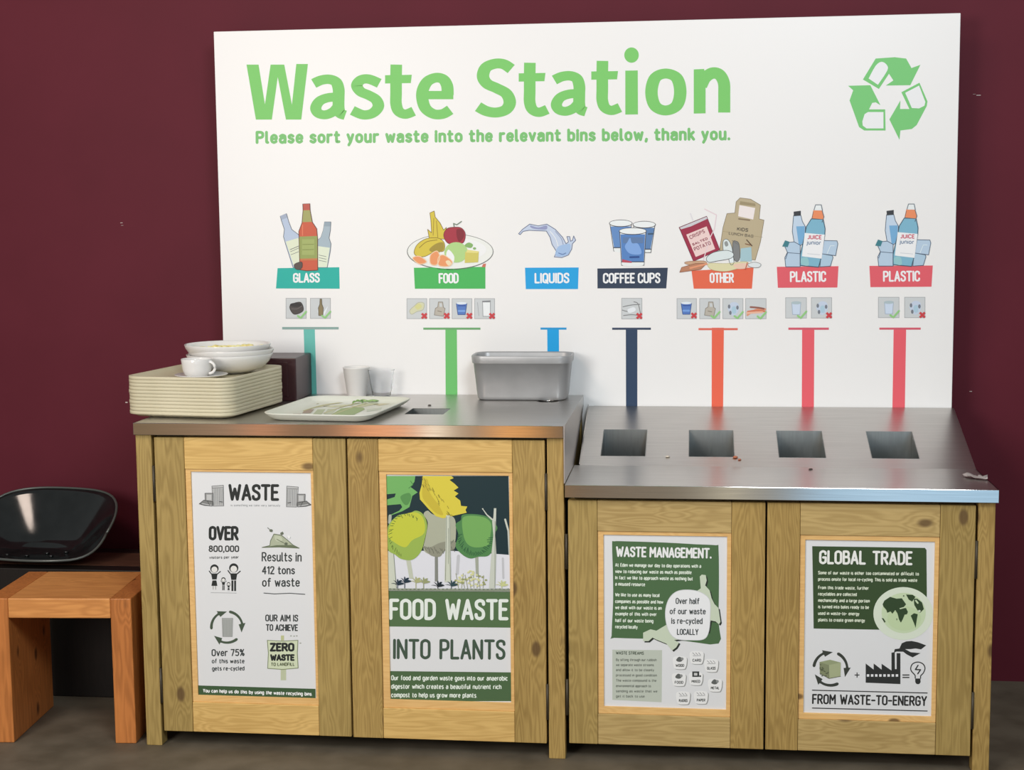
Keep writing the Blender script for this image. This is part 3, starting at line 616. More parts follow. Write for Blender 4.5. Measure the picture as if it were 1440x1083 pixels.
D3 = door(low, 1.1600, 1.6830, .045, .7180, 1.2390, 1.5945, .6345, .1305, 1.1553, ((.53, .626), (.125, .225)), (1.254, 1.5845, .149, .625), (w_st, w_st2), w_rl2)
D4 = door(low, 1.6880, 2.2225, .045, .7180, 1.7740, 2.1325, .6325, .1320, 2.2255, ((.525, .625), (.12, .22)), (1.787, 2.1225, .147, .620), (w_st2, w_st), w_rl2)

# ------------------------------------------------------------------ print on the posters
YP = YD+.0095
BK = (38, 42, 40); DG = (62, 88, 56)
ZA = (260, 655, 6.19); ZB = (260, 830, 6.77)
P = Print(YP, PW, ZA)
P.text('WASTE', 378, 305, 820, 307, 146, 25, BK, gap=2.0); P.build('heading_lettering', D1)
for sgn, ox in ((1, 0), (-1, 1222)):
    P = Print(YP, PW, ZA)
    def X(x): return ox+sgn*x
    yo = 0 if sgn == 1 else 8
    P.shape([(X(235), 178+yo), (X(335), 170+yo), (X(338), 350+yo), (X(250), 352+yo), (X(243), 300+yo)], (188, 188, 184), (110, 110, 108), 5, 1, False)
    for k in range(6): P.line([(X(254+k*15), 200+yo), (X(256+k*15), 340+yo)], 5, (130, 132, 130), 2)
    P.line([(X(236), 195+yo), (X(336), 190+yo)], 5, (120, 120, 118), 3)
    P.shape([(X(175), 240+yo), (X(243), 240+yo), (X(243), 320+yo), (X(178), 318+yo)], (150, 150, 146), (70, 70, 70), 5, 4, False); P.rect(X(190), 252+yo, X(232), 300+yo, (190, 190, 186), 5)
    P.shape([(X(125), 332+yo), (X(165), 300+yo), (X(245), 315+yo), (X(240), 350+yo), (X(170), 345+yo)], (125, 126, 122), (60, 60, 58), 5, 5, False)
    P.line([(X(150), 330+yo), (X(235), 345+yo)], 4, (220, 220, 218), 6); P.line([(X(195), 305+yo), (X(215), 345+yo)], 4, (60, 60, 58), 6); P.line([(X(300), 312+yo), (X(325), 316+yo)], 6, (70, 70, 70), 6)
    P.build('dustbin_picture', D1)
P = Print(YP, PW, ZA)
P.text('is something we take very seriously', 398, 354, 830, 356, 20, 3, (150, 152, 150)); P.build('caption_lettering', D1)
P = Print(YP, PW, ZA)
P.text('OVER', 207, 650, 468, 652, 126, 24, BK); P.text('800,000', 207, 752, 472, 752, 58, 11, (60, 62, 60)); P.text('visitors per year', 212, 812, 470, 808, 26, 5, (90, 92, 90), cap=False)
P.text('Results in', 668, 834, 1016, 836, 82, 11, (55, 60, 58)); P.text('412 tons', 670, 946, 958, 946, 72, 11, (55, 60, 58)); P.text('of waste', 672, 1054, 1000, 1054, 78, 11, (55, 60, 58))
P.z = ZB
P.line([(752, 28), (850, 36), (1000, 30), (1142, 40)], 8, (75, 80, 78)); P.line([(248, 24), (490, 28)], 4, (150, 150, 148))
P.text('Over 75%', 254, 630, 568, 628, 68, 11, (55, 60, 58)); P.text('of this waste', 256, 698, 568, 698, 46, 8, (65, 70, 68)); P.text('gets re-cycled', 258, 768, 568, 766, 44, 8, (65, 70, 68))
P.text('OUR AIM IS', 765, 298, 1078, 300, 66, 11, (55, 60, 58)); P.text('TO ACHIEVE', 770, 388, 1076, 390, 64, 11, (55, 60, 58))
P.build('text_lettering', D1)
P = Print(YP, PW, (180, 600, 2.354))     # the family
def person(x, y, s, dress):
    P.disc(x, y, 17*s, 17*s, BK, 1, 20); P.disc(x, y+4*s, 12*s, 12*s, (224, 222, 214), 2, 20)
    P.poly([(x-13*s, y+20*s), (x+13*s, y+20*s), (x+9*s, y+44*s), (x-9*s, y+44*s)], BK, 1)
    P.line([(x-12*s, y+22*s), (x-21*s, y+10*s)], 4*s, BK, 1); P.line([(x+12*s, y+22*s), (x+24*s, y+12*s)], 4*s, BK, 1)
    if dress: P.poly([(x-8*s, y+48*s), (x+8*s, y+48*s), (x+12*s, y+70*s), (x-12*s, y+70*s)], BK, 1)
    for q in (-5, 5): P.line([(x+q*s, y+(70 if dress else 46)*s), (x+q*s, y+85*s)], (2.5 if dress else 7)*s, (150, 148, 140) if dress else BK, 1, cap=False)
person(286, 470, .82, True); person(350, 468, .9, False); person(316, 506, .42, False); person(333, 520, .3, True)
P.build('family_picture', D1)
P = Print(YP, PW, ZA)
P.shape([(672, 712), (740, 695), (745, 655), (775, 595), (840, 605), (895, 650), (940, 690), (995, 718), (820, 708)], (172, 178, 150), (95, 105, 80), 6, 1, False)
P.poly([(672, 712), (800, 692), (930, 690), (995, 718), (830, 710)], (105, 115, 88), 2); P.blob([(780, 615), (830, 615), (850, 650), (800, 660)], (190, 196, 168), 3)
for q in ((750, 565), (845, 590), (905, 625), (880, 680)): P.disc(q[0], q[1], 15, 12, (100, 108, 88), 3)
P.disc(905, 622, 13, 15, (232, 232, 226), 4); P.line([(720, 540), (760, 575)], 6, (110, 115, 100), 3); P.line([(850, 575), (840, 605)], 5, (110, 115, 100), 3); P.line([(800, 640), (860, 672)], 5, (100, 110, 84), 4)
P.build('rubbish_heap_picture', D1)
P = Print(YP, PW, ZB)
def arrows(P, cx, cy, r, wd, c, angs, head, lay=2):
    for a0, a1 in angs:
        q = [(cx+r*math.cos(math.radians(a0+(a1-a0)*t/10)), cy+r*math.sin(math.radians(a0+(a1-a0)*t/10))) for t in range(11)]
        P.line(q, wd, c, lay, taper=(1.1, .8)); e = math.radians(a1+8); t = math.radians(a1+34)
        P.poly([(cx+(r-head)*math.cos(e-.12), cy+(r-head)*math.sin(e-.12)), (cx+(r+head)*math.cos(e-.12), cy+(r+head)*math.sin(e-.12)), (cx+r*math.cos(t), cy+r*math.sin(t))], c, lay)
arrows(P, 400, 352, 148, 24, (70, 84, 66), ((176, 236), (-78, -14), (52, 112)), 33)
P.shape([(354, 268), (455, 268), (450, 442), (360, 442)], (170, 172, 166), (140, 142, 136), 4, 3, False)
for k in range(6): P.line([(366+k*15, 280), (368+k*14, 435)], 4, (140, 144, 138), 4)
P.build('recycling_picture', D1)
P = Print(YP, PW, ZB)
P.rect(914, 432, 944, 480, (188, 192, 140), 1); P.rect(912, 740, 964, 858, (188, 194, 160), 1)
P.shape([(785, 478), (930, 486), (1076, 478), (1070, 600), (1078, 742), (930, 755), (788, 745), (795, 600)], (206, 214, 180), (128, 138, 105), 7, 2, False)
P.text('ZERO', 808, 585, 1042, 585, 84, 20, BK, 4); P.text('WASTE', 812, 674, 1044, 674, 64, 17, BK, 4); P.text('TO LANDFILL', 818, 724, 1046, 722, 34, 7, (105, 112, 85), 4)
for q in ((1010, 436), (1040, 438), (1065, 436), (1100, 505)): P.disc(q[0], q[1], 9, 5, (150, 155, 140), 1)
P.build('zero_waste_picture', D1)
P = Print(YP, PW, ZB)
P.poly([(113, 907), (1243, 940), (1245, 1037), (122, 1010)], DG, 1)
P.text('You can help us do this by using the waste recycling bins.', 170, 975, 1215, 1008, 38, 8, (232, 236, 226), 2, space=4); P.build('footer_lettering', D1)

# food waste poster
ZC = (530, 660, 6.015); ZD = (530, 820, 6.015)
P = Print(YP, PW, ZC)
P.poly([(72, 57), (1113, 57), (1128, 730), (640, 690), (85, 690)], (20, 46, 50), 1)
TR = (200, 204, 184); TO = (120, 126, 108)
P.poly([(85, 690), (640, 690), (1128, 725), (1132, 1015), (96, 1015)], (218, 218, 220), 2)
for q, w_ in (([(690, 735), (680, 880)], 26), ([(1065, 755), (1070, 920)], 18)): P.line(q, w_, (190, 190, 190), 3)
P.poly([(72, 57), (325, 57), (318, 105), (285, 150), (345, 195), (300, 225), (275, 320), (215, 355), (120, 390), (95, 395), (190, 350), (215, 320), (200, 295), (80, 305), (78, 258), (150, 235), (160, 205), (77, 212)], (112, 172, 94), 3)
P.blob([(200, 230), (270, 200), (290, 240), (260, 300), (225, 290)], (85, 140, 75), 4); P.line([(285, 100), (305, 130), (270, 160)], 6, (75, 130, 70), 4)
P.poly([(90, 690), (140, 690), (165, 1010), (97, 1010)], TR, 4); P.line([(140, 690), (165, 1005)], 5, TO, 5); P.line([(112, 395), (108, 450)], 26, (170, 176, 158), 3)
P.poly([(248, 770), (285, 770), (310, 925), (275, 925)], (190, 194, 172), 4)
P.shape([(90, 560), (100, 470), (180, 390), (270, 375), (330, 350), (390, 380), (425, 470), (405, 590), (370, 700), (300, 765), (210, 760), (150, 720), (95, 680)], (150, 176, 78), None, 3, 8)
P.shape([(95, 560), (130, 440), (220, 385), (330, 365), (395, 420), (400, 540), (300, 600), (240, 660), (150, 620)], (192, 196, 62), None, 3, 8.5)
for k in range(26):
    a = 1.9+k*.14+random.uniform(-.05, .05); P.line([(250+150*math.cos(a), 560+185*math.sin(a)), (250+(132+random.uniform(-14, 14))*math.cos(a+.08), 560+(165+random.uniform(-14, 14))*math.sin(a+.08))], 5, (98, 118, 48), 9)
P.poly([(490, 720), (516, 720), (518, 950), (490, 950)], (130, 132, 122), 4)
P.shape([(395, 380), (430, 350), (470, 380), (560, 400), (640, 400), (668, 470), (655, 640), (575, 680), (530, 740), (460, 725), (395, 680), (415, 560), (430, 450)], (170, 172, 148), None, 3, 5)
P.blob([(390, 650), (450, 660), (540, 620), (660, 610), (650, 680), (575, 690), (530, 740), (450, 725)], (142, 142, 122), 5.5)
for k in range(16): x = 405+k*16; P.line([(x, 655+random.uniform(0, 50)), (x+12, 668+random.uniform(0, 50))], 5, (105, 105, 90), 6)
P.poly([(585, 390), (618, 390), (628, 955), (572, 955)], TR, 9); P.line([(590, 400), (580, 940)], 4, TO, 10); P.line([(612, 400), (622, 940)], 4, TO, 10); P.line([(604, 500), (604, 800)], 3, TO, 10); P.line([(612, 640), (650, 600)], 7, TO, 8)
P.poly([(388, 57), (630, 57), (650, 75), (615, 90), (660, 125), (690, 155), (650, 180), (690, 205), (660, 230), (705, 265), (712, 310), (765, 315), (750, 345), (760, 368), (640, 395), (560, 415), (500, 398), (440, 340), (365, 255), (360, 200), (380, 130)], (212, 196, 66), 7)
P.blob([(395, 100), (430, 90), (450, 200), (520, 300), (560, 385), (500, 370), (440, 310), (385, 230)], (196, 176, 56), 7.5)
for k in range(34): x = random.uniform(380, 640); y = max(70, (x-380)*1.15+random.uniform(50, 130)); P.line([(x, min(y, 385)), (x+12, min(y+22, 392))], 4, (130, 118, 40), 8)
P.poly([(830, 720), (858, 720), (862, 910), (838, 910)], (160, 164, 146), 4)
P.shape([(665, 470), (710, 430), (725, 385), (830, 380), (930, 400), (990, 450), (1020, 500), (985, 560), (990, 650), (945, 730), (860, 740), (790, 755), (720, 720), (665, 650), (690, 560)], (78, 130, 74), None, 3, 6)
P.shape([(720, 440), (760, 395), (900, 405), (965, 460), (960, 560), (940, 640), (820, 660), (745, 600)], (114, 166, 88), None, 3, 6.5)
for k in range(30): a = .1+k*.105; P.line([(832+150*math.cos(a), 560+170*math.sin(a)), (832+(120+random.uniform(-16, 16))*math.cos(a+.08), 560+(138+random.uniform(-16, 16))*math.sin(a+.08))], 6, (45, 92, 55), 7)
P.poly([(968, 720), (985, 560), (975, 440), (985, 410), (990, 330), (1010, 330), (1008, 420), (1002, 560), (1010, 720), (1000, 1008), (948, 1008)], (196, 200, 184), 8); P.line([(975, 425), (930, 385), (895, 335)], 12, (196, 200, 184), 8, taper=(1.2, .5)); P.line([(1000, 440), (998, 1000)], 4, TO, 9)
P.line([(1085, 425), (1112, 520)], 16, (196, 200, 184), 3); P.line([(1112, 520), (1122, 720)], 16, (186, 190, 176), 3)
for x, y, c in ((175, 960, (28, 48, 62)), (235, 940, (28, 48, 62)), (515, 975, (24, 36, 42)), (630, 970, (40, 66, 72)), (330, 940, (170, 172, 120)), (395, 945, (150, 155, 110)), (1055, 970, (196, 200, 140))):
    for a in range(5): t = math.pi*(1.08+a*.21); P.blob([(x, y+20), (x+28*math.cos(t-.2), y+10+30*math.sin(t-.2)), (x+58*math.cos(t), y+20+52*math.sin(t)), (x+30*math.cos(t+.25), y+18+30*math.sin(t+.25))], c, 10+a*.1)
    P.line([(x, y+10), (x, 1008)], 6, c, 10)
for k in range(44): x = random.uniform(665, 925); y = 1000-random.uniform(15, 150)*(.4+.6*(1-abs((x-795)/150))); P.disc(x, y, 11, 8, (206, 206, 150) if k % 3 else (150, 154, 100), 10+.01*k, 10)
for k in range(9): x = 690+k*26; P.line([(x, 1005), (x+random.uniform(-25, 25), 1000-random.uniform(60, 120))], 4, (150, 152, 110), 9.8)
P.poly([(93, 1008), (1128, 1012), (1128, 1034), (93, 1026)], (135, 142, 122), 11)
for k in range(60): x = 95+k*17.2; P.disc(x, 1014+random.uniform(-4, 5), 6, 4, (100, 108, 90) if k % 2 else (170, 174, 155), 12, 8)
P.build('forest_picture', D2, 'printed picture of yellow and green trees')
P = Print(YP, PW, ZD); GB = (82, 110, 70)
P.poly([(95, 66), (1132, 74), (1137, 378), (105, 368)], GB, 1); P.text('FOOD WASTE', 104, 312, 1113, 316, 180, 28, (226, 234, 220), 2, space=4.6)
P.build('heading_lettering', D2, 'white lettering on a green band')
P = Print(YP, PW, ZD)
P.text('INTO PLANTS', 136, 644, 1087, 650, 172, 24, (66, 84, 68), 2, space=4.6); P.build('subheading_lettering', D2)
P = Print(YP, PW, ZD)
P.poly([(110, 745), (1140, 756), (1141, 1000), (120, 1000)], (76, 102, 66), 1)
for t, x1, y in (('Our food and garden waste goes into our anaerobic', 1108, 824), ('digestor which creates a beautiful nutrient rich', 1054, 896), ('compost to help us grow more plants.', 850, 968)): P.text(t, 120, y, x1, y+4, 44, 8, (222, 230, 214), 2, space=4)
P.build('footer_lettering', D2)

# waste management poster
ZE = (840, 750, 7.22); ZF = (840, 890, 7.579)
P = Print(YP, PW, ZE); G3 = (76, 106, 68); LG = (198, 208, 182)
P.poly(spline([(150, 110), (170, 82), (300, 82), (700, 95), (1000, 112), (1205, 122), (1230, 150), (1235, 500), (1230, 900), (1232, 1120), (900, 1095), (600, 1075), (170, 1062), (145, 1040), (160, 700), (158, 400)], True, 3), G3, 1)
for lay, c, dx, dy in ((3, (44, 50, 42), 14, 14), (4, LG, 0, 0)):
    P.poly([(x+dx, y+dy) for x, y in [(465, 1010), (540, 975), (600, 990), (700, 930), (760, 780), (990, 600), (1050, 560), (1040, 440), (1060, 420), (1100, 425), (1110, 480), (1095, 530), (1140, 580), (1160, 660), (1190, 720), (1230, 760), (1240, 830), (1250, 900), (1235, 925), (1200, 895), (1150, 885), (1130, 1000), (1000, 1060), (780, 1085), (830, 1110), (800, 1160), (760, 1190), (735, 1160), (700, 1120), (600, 1080), (560, 1060), (520, 1095), (465, 1095)]], c, lay)
P.shape([(690, 820), (720, 680), (800, 595), (920, 575), (1050, 600), (1140, 680), (1145, 850), (1130, 1000), (1080, 1075), (950, 1085), (800, 1070), (720, 980)], (232, 233, 230), (206, 208, 204), 6, 5)
for t, x0, x1, y in (('Over half', 795, 1036, 718), ('of our waste', 735, 1100, 822), ('is re-cycled', 750, 1068, 920), ('LOCALLY', 808, 1026, 1032)): P.text(t, x0, y, x1, y+2, 62, 9, (62, 68, 66), 7)
P.build('county_map_picture', D3, 'pale green county map on a dark green panel')
P = Print(YP, PW, ZE)
P.text('WASTE MANAGEMENT.', 188, 240, 1160, 258, 108, 19, (232, 238, 226), 6, space=3.2)
P.build('heading_lettering', D3)
P = Print(YP, PW, ZE); TW = (214, 224, 204)
for t, x1, y in (('At Eden we manage our day to day operations with a', 1055, 343), ('view to reducing our waste as much as possible.', 965, 408), ('In fact we like to approach waste as nothing but', 972, 472), ('a misused resource.', 492, 536),
                 ('We like to use as many local', 634, 645), ('companies as possible and how', 670, 712), ('we deal with our waste is an', 654, 774), ('example of this with over', 604, 838), ('half of our waste being', 570, 906), ('recycled locally.', 416, 970)): P.text(t, 180, y-2, x1, y+(x1-180)*.012, 40, 8, TW, 6, space=4)
P.build('text_lettering', D3)
P = Print(YP, PW, ZF)
P.shape([(160, 180), (690, 185), (685, 740), (160, 715)], (188, 194, 178), None, 3, 1, False)
P.text('WASTE STREAMS', 198, 232, 496, 236, 36, 7, (92, 102, 88), 2)
for t, x1, y in (('By sifting through our rubbish', 632, 302), ('we separate waste streams', 604, 356), ('and allow it to be cleanly', 606, 410), ('processed in good condition.', 642, 466), ('The waste compound is the', 630, 522), ('environmental approach to', 572, 580), ('sending as waste that we', 640, 636), ('get it back to use.', 512, 690)): P.text(t, 198, y, x1, y+2, 30, 5.5, (118, 124, 112), 2, cap=False)
P.build('waste_streams_panel', D3, 'grey green text panel')
for i, (x, y, t, k) in enumerate(((880, 320, 'WOOD', 1), (1060, 265, 'CARD', 0), (1215, 350, 'GLASS', 0), (870, 500, 'FOOD', 1), (1050, 490, 'MIXED', 2), (1255, 560, 'METAL', 1), (915, 695, 'PLASTICS', 0), (1105, 690, 'PAPER', 0))):
    P = Print(YP, PW, ZF)
    q = [(-68, -60), (60, -62), (72, 0), (60, 52), (40, 68), (-40, 66), (-66, 40)]
    P.blob([(x+a+9, y+b+7) for a, b in q], (150, 150, 145), 1); P.blob([(x+a, y+b) for a, b in q], (232, 231, 226), 2)
    c = ((150, 150, 146), (95, 98, 94), (55, 58, 55))[k]
    P.text(t, x-46, y+44, x+46, y+44, 32, 6.5, (92, 94, 90), 3, cap=False)
    if k == 2: P.rect(x-38, y-78, x+35, y-20, c, 3); P.rect(x-20, y-62, x+16, y-34, (200, 200, 195), 4); P.disc(x+46, y-28, 10, 10, c, 3)
    elif k == 1:
        P.blob([(x-40, y-30), (x-8, y-64), (x+32, y-40), (x+14, y-14), (x-18, y-12)], c, 3); P.disc(x+24, y-42, 15, 15, (140, 142, 138), 4)
    else:
        for r in range(3): P.line([(x-44+r*32, y-52), (x-20+r*30, y-30)], 6, c, 3); P.line([(x-40, y-20), (x+42, y-22)], 5, c, 3)
    P.build('stream_badge', D3)

# global trade poster
ZG = (1125, 755, 7.579); ZH = (1125, 885, 7.579)
P = Print(YP, PW, ZG); G4 = (56, 76, 44)
P.poly([(130, 100), (700, 108), (1330, 118), (1348, 140), (1352, 600), (1345, 990), (820, 990), (145, 978), (138, 500)], G4, 1)
P.rect(800, 992, 1354, 1000, PW, 1)
P.disc(1100, 818, 318, 282, (214, 222, 200), 2, 48)
P.disc(1105, 812, 235, 215, (196, 212, 172), 3, 40)
P.disc(1110, 870, 180, 130, (190, 208, 162), 4, 40)
for q in ([(880, 720), (900, 680), (960, 640), (1030, 660), (1085, 655), (1110, 690), (1130, 720), (1105, 750), (1060, 762), (1130, 760), (1150, 800), (1140, 825), (1115, 830), (1095, 880), (1075, 915), (1055, 880), (1040, 820), (1015, 780), (985, 820), (965, 795), (930, 810), (920, 780), (890, 745)],
          [(1130, 615), (1200, 618), (1230, 640), (1195, 690), (1160, 670)], [(1215, 660), (1250, 660), (1300, 700), (1320, 770), (1280, 810), (1250, 780), (1220, 730), (1215, 700)],
          [(1180, 840), (1215, 815), (1255, 825), (1245, 880), (1232, 970), (1215, 920)], [(870, 865), (890, 870), (912, 905), (900, 915)], [(1095, 630), (1110, 620), (1110, 640)], [(1025, 870), (1038, 875), (1032, 895)]): P.poly(q, (50, 70, 42), 6)
P.poly([(1060, 762), (1120, 745), (1125, 757), (1066, 772)], (196, 212, 172), 7); P.line([(1235, 680), (1255, 705)], 18, (196, 212, 172), 7); P.disc(1272, 792, 14, 12, (206, 216, 190), 7)
P.build('globe_picture', D4, 'pale green globe on a dark green panel')
P = Print(YP, PW, ZG)
P.text('GLOBAL TRADE', 203, 292, 1198, 304, 150, 25, (232, 236, 222), 8, space=5); P.build('heading_lettering', D4)
P = Print(YP, PW, ZG); TW = (206, 214, 188)
for t, x1, y in (('Some of our waste is either too contaminated or difficult to', 1268, 404), ('process onsite for local re-cycling. This is sold as trade waste.', 1258, 472), ('From this trade waste, further', 735, 562), ('recyclables are collected', 606, 630), ('mechanically and a large portion', 744, 698), ('is turned into bales ready to be', 736, 766), ('used in waste-to- energy', 634, 836), ('plants to create green energy.', 700, 906)): P.text(t, 192, y-2, x1, y+(x1-192)*.01, 40, 8.5, TW, 8, space=4)
P.build('text_lettering', D4)
P = Print(YP, PW, ZH)
P.line([(132, 650), (1355, 680)], 11, (60, 60, 58)); P.line([(132, 840), (1355, 872)], 11, (60, 60, 58)); P.text('FROM WASTE-TO-ENERGY', 128, 797, 1352, 820, 108, 17, (42, 42, 40), 2, space=4)
P.build('footer_lettering', D4)
P = Print(YP, PW, ZH)
arrows(P, 325, 420, 178, 30, (58, 62, 54), ((190, 244), (-62, -4), (66, 126)), 38, 2)
P.poly([(208, 350), (305, 380), (310, 525), (212, 470)], (130, 136, 102), 4); P.poly([(305, 380), (435, 355), (432, 500), (310, 525)], (165, 172, 132), 4); P.poly([(208, 350), (320, 325), (435, 355), (305, 382)], (148, 156, 118), 4)
for k in range(20): x = random.uniform(215, 300); P.disc(x, 375+random.uniform(0, 120)+(x-215)*.25, 9, 6, (88, 94, 70), 5, 8)
P.line([(305, 382), (310, 525)], 4, (110, 116, 88), 5); P.line([(212, 470), (310, 525), (432, 502)], 5, (80, 84, 66), 5)
P.build('bale_picture', D4)
P = Print(YP, PW, ZH); FK = (46, 48, 46)
P.poly([(700, 365), (785, 430), (785, 365), (870, 430), (870, 368), (975, 440), (975, 250), (1010, 245), (1012, 425), (1030, 425), (1030, 255), (1070, 255), (1070, 585), (700, 570)], FK, 1)
for k in range(8): P.rect(712+k*44, 480, 738+k*44, 506, (226, 226, 224), 2)
P.shape([(1000, 250), (1010, 212), (1060, 205), (1085, 150), (1130, 130), (1190, 125), (1260, 140), (1345, 172), (1290, 215), (1230, 205), (1180, 212), (1120, 212), (1180, 245), (1285, 255), (1200, 300), (1140, 270), (1100, 240), (1030, 238)], FK, None, 3, 1, False)
P.line([(582, 488), (634, 488)], 10, FK, 1, cap=False); P.line([(608, 462), (608, 516)], 10, FK, 1, cap=False)
P.line([(1092, 488), (1166, 488)], 12, FK, 1, cap=False); P.line([(1092, 514), (1166, 514)], 12, FK, 1, cap=False)
P.curve([(1228, 520), (1225, 490), (1190, 450), (1180, 415), (1200, 370), (1255, 350), (1310, 370), (1332, 415), (1315, 465), (1288, 495), (1285, 522)], 11, FK, 1)
P.rect(1228, 525, 1284, 555, FK, 1); P.blob([(1230, 552), (1284, 552), (1272, 582), (1242, 582)], FK, 1.5); P.line([(1258, 385), (1230, 430), (1285, 432), (1255, 475)], 13, FK, 1)
P.build('factory_picture', D4, 'factory plus bale equals light bulb pictogram')

# ================================================================== steel worktops
H1 = .920; HB = YS-.0015
top = empty('steel_worktop', (.56, -.48, H1), 'upper stainless steel worktop on the taller cabinet, carrying trays and the grey tub', 'worktop')
def grid_sheet(mb, xs, ys, zf, skip, m):
    vs = [(x, y, zf(y)) for y in ys for x in xs]; n = len(xs); fs = []
    for j in range(len(ys)-1):
        for i in range(n-1):
            if (i, j) not in skip: fs.append([j*n+i, j*n+i+1, (j+1)*n+i+1, (j+1)*n+i])
    mb.add(vs, fs, m)
TX0, TX1, TY0 = -.0375, 1.1500, -.833
mb = MB()
dx0, dx1, dy0, dy1 = 1.022, 1.092, -.325, -.255
grid_sheet(mb, [TX0, .678, .790, dx0, dx1, TX1], [TY0, -.612, -.480, dy0, dy1, HB], lambda y: H1, {(1, 1), (3, 3)}, m_steel)
cx, cy = (dx0+dx1)/2, (dy0+dy1)/2; rr = .031; n = 32                          # ring between the square cut and the round drain
cir = [(cx+rr*math.cos(2*math.pi*(i/n)), cy+rr*math.sin(2*math.pi*(i/n)), H1) for i in range(n)]
sq = []
for i in range(n):
    a = 2*math.pi*i/n; c, s_ = math.cos(a), math.sin(a); k = .035/max(abs(c), abs(s_)); sq.append((cx+c*k, cy+s_*k, H1))
mb.add(cir+sq, [[i, (i+1) % n, n+(i+1) % n, n+i] for i in range(n)], m_steel)
mb.build('top_sheet', m_steel, top)
mb = MB(); mb.box(TX0, TX1, TY0-.0005, TY0+.002, .887, H1+.0003, .0012); mb.box(TX0, TX0+.002, TY0+.002, HB, .887, H1, 0)
mb.build('front_edge', m_steel2, top)
mb = MB(); yq = -.5155
mb.prism([(TX1+.0004, TY0, H1+.0005), (TX1+.0004, HB, H1+.0005), (TX1+.0004, HB, .886), (TX1+.0004, yq, .7655), (TX1+.0004, TY0, .7655)], (.0026, 0, 0), 'X')
mb.build('side_panel', m_steel, top)
mb = MB()                                                                       # hanging chute under the food slot
for b in ((.676, .678, -.612, -.480), (.790, .792, -.612, -.480), (.676, .792, -.614, -.612), (.676, .792, -.480, -.478)): mb.box(*b, .78, H1-.001, 0)
mb.build('chute', m_chute, top)
mb = MB(); mb.lathe([(rr+.004, H1+.0001), (rr+.003, H1+.0003), (rr, H1+.0003), (rr-.002, H1-.002), (rr-.003, H1-.02), (rr-.008, H1-.06), (rr-.010, H1-.12), (.001, H1-.121)], (cx, cy, 0), 32)
mb.build('drain', m_steel2, top)

H2, H3, YF = .7626, .8865, -.5134
lo = empty('steel_worktop', (1.71, -.48, H2), 'lower stainless steel worktop with sloping back and four square bin openings', 'worktop')
LX0, LX1, LY0 = 1.1535, 2.2755, -.840
mb = MB(); grid_sheet(mb, [LX0, LX1], [LY0, YF], lambda y: H2, set(), m_steel)
mb.build('flat_sheet', m_steel, lo)
def zs(y): return H2+(y-YF)/(HB-YF)*(H3-H2)
HX = ((1.2255, 1.3550), (1.4800, 1.6105), (1.7370, 1.8695), (1.9980, 2.1300)); HY = (-.4560, -.2890)
mb = MB(); xs = [1.170]+[x for h in HX for x in h]+[LX1-.002]
grid_sheet(mb, xs, [YF, HY[0], HY[1], HB], zs, {(1, 1), (3, 1), (5, 1), (7, 1)}, m_steel)
mb.build('slope_sheet', m_steel, lo)
mb = MB(); mb.add([(1.170, YF, H2), (1.170, HB, H3), (1.167, HB, H3+.006), (1.167, YF, H2+.004)], [[0, 1, 2, 3]]); mb.build('slope_flange', m_steel2, lo)
mb = MB(); mb.box(LX0, LX1, LY0-.0005, LY0+.002, .7285, H2+.0003, .0012); mb.box(LX1-.002, LX1, LY0+.002, YF+.02, .7285, H2, 0)
mb.build('front_edge', m_steel2, lo)
mb = MB(); mb.prism([(LX1-.0018, YF, H2), (LX1-.0018, HB, H3), (LX1-.0018, HB, .73), (LX1-.0018, YF, .73)], (.0018, 0, 0), 'X'); mb.build('end_panel', m_steel, lo)
for xa, xb in HX:
    mb = MB(); ya, yb = HY; t = .0018; zb = .50
    for q in ([(xa, ya), (xb, ya)], [(xb, ya), (xb, yb)], [(xb, yb), (xa, yb)], [(xa, yb), (xa, ya)]):
        (x0, y0), (x1, y1) = q; mb.add([(x0, y0, zs(y0)), (x1, y1, zs(y1)), (x1, y1, zb), (x0, y0, zb)], [[0, 1, 2, 3]])
    o = mb.build('chute', m_chute, lo, normals=False)
    s_ = o.modifiers.new('sheet', 'SOLIDIFY'); s_.thickness = t; s_.offset = 0

# ================================================================== trays, crockery, tub
m_tray = noisy('cream_tray', lin((222, 207, 173), SW), lin((212, 197, 162), SW), 6, (.38, .5), 0, 3)
m_white = mat('white_crockery', (.78, .76, .73), .12, 0, .5)
TROT = math.radians(-8)
def tray_mesh(hx, hy, r=.05):
    pr = [(-.060, 0), (-.032, 0), (-.020, .0022), (-.011, .0062), (-.0042, .0088), (-.0008, .0091), (0, .0097), (0, .0178), (-.0006, .0184), (-.0046, .0184), (-.0062, .0174), (-.015, .0105), (-.024, .0060), (-.036, .0044), (-.060, .0044)]
    mb = MB(); mb.loft([rrect(hx+d, hy+d, max(r+d*.8, .01), z, rot=TROT) for d, z in pr]); return mb
HXT, HYT = .166, .196
t0 = tray_mesh(HXT, HYT).build('serving_tray', m_tray)
NT = 11; TS = .0098
ords = ['bottom', 'second', 'third', 'fourth', 'fifth', 'sixth', 'seventh', 'eighth', 'ninth', 'tenth', 'eleventh']
for k in range(NT):
    o = t0 if k == 0 else t0.copy()
    if k: COL.objects.link(o)
    j = (random.uniform(-.001, .001), random.uniform(-.0012, .0012)) if k else (0, 0)
    o.location = (.083+j[0], -.548+j[1], H1+.0004+k*TS)
    lb = 'cream plastic tray at the very bottom of the stack on the upper counter' if k == 0 else \
         'topmost cream tray of the tall stack, carrying the bowls and the cup' if k == NT-1 else \
         'cream plastic tray, %s from the bottom of the tall stack' % ords[k]
    tag(o, lb, 'tray', 'cream trays stacked on the upper counter')
TZ = H1+.0004+(NT-1)*TS          # base of the top tray
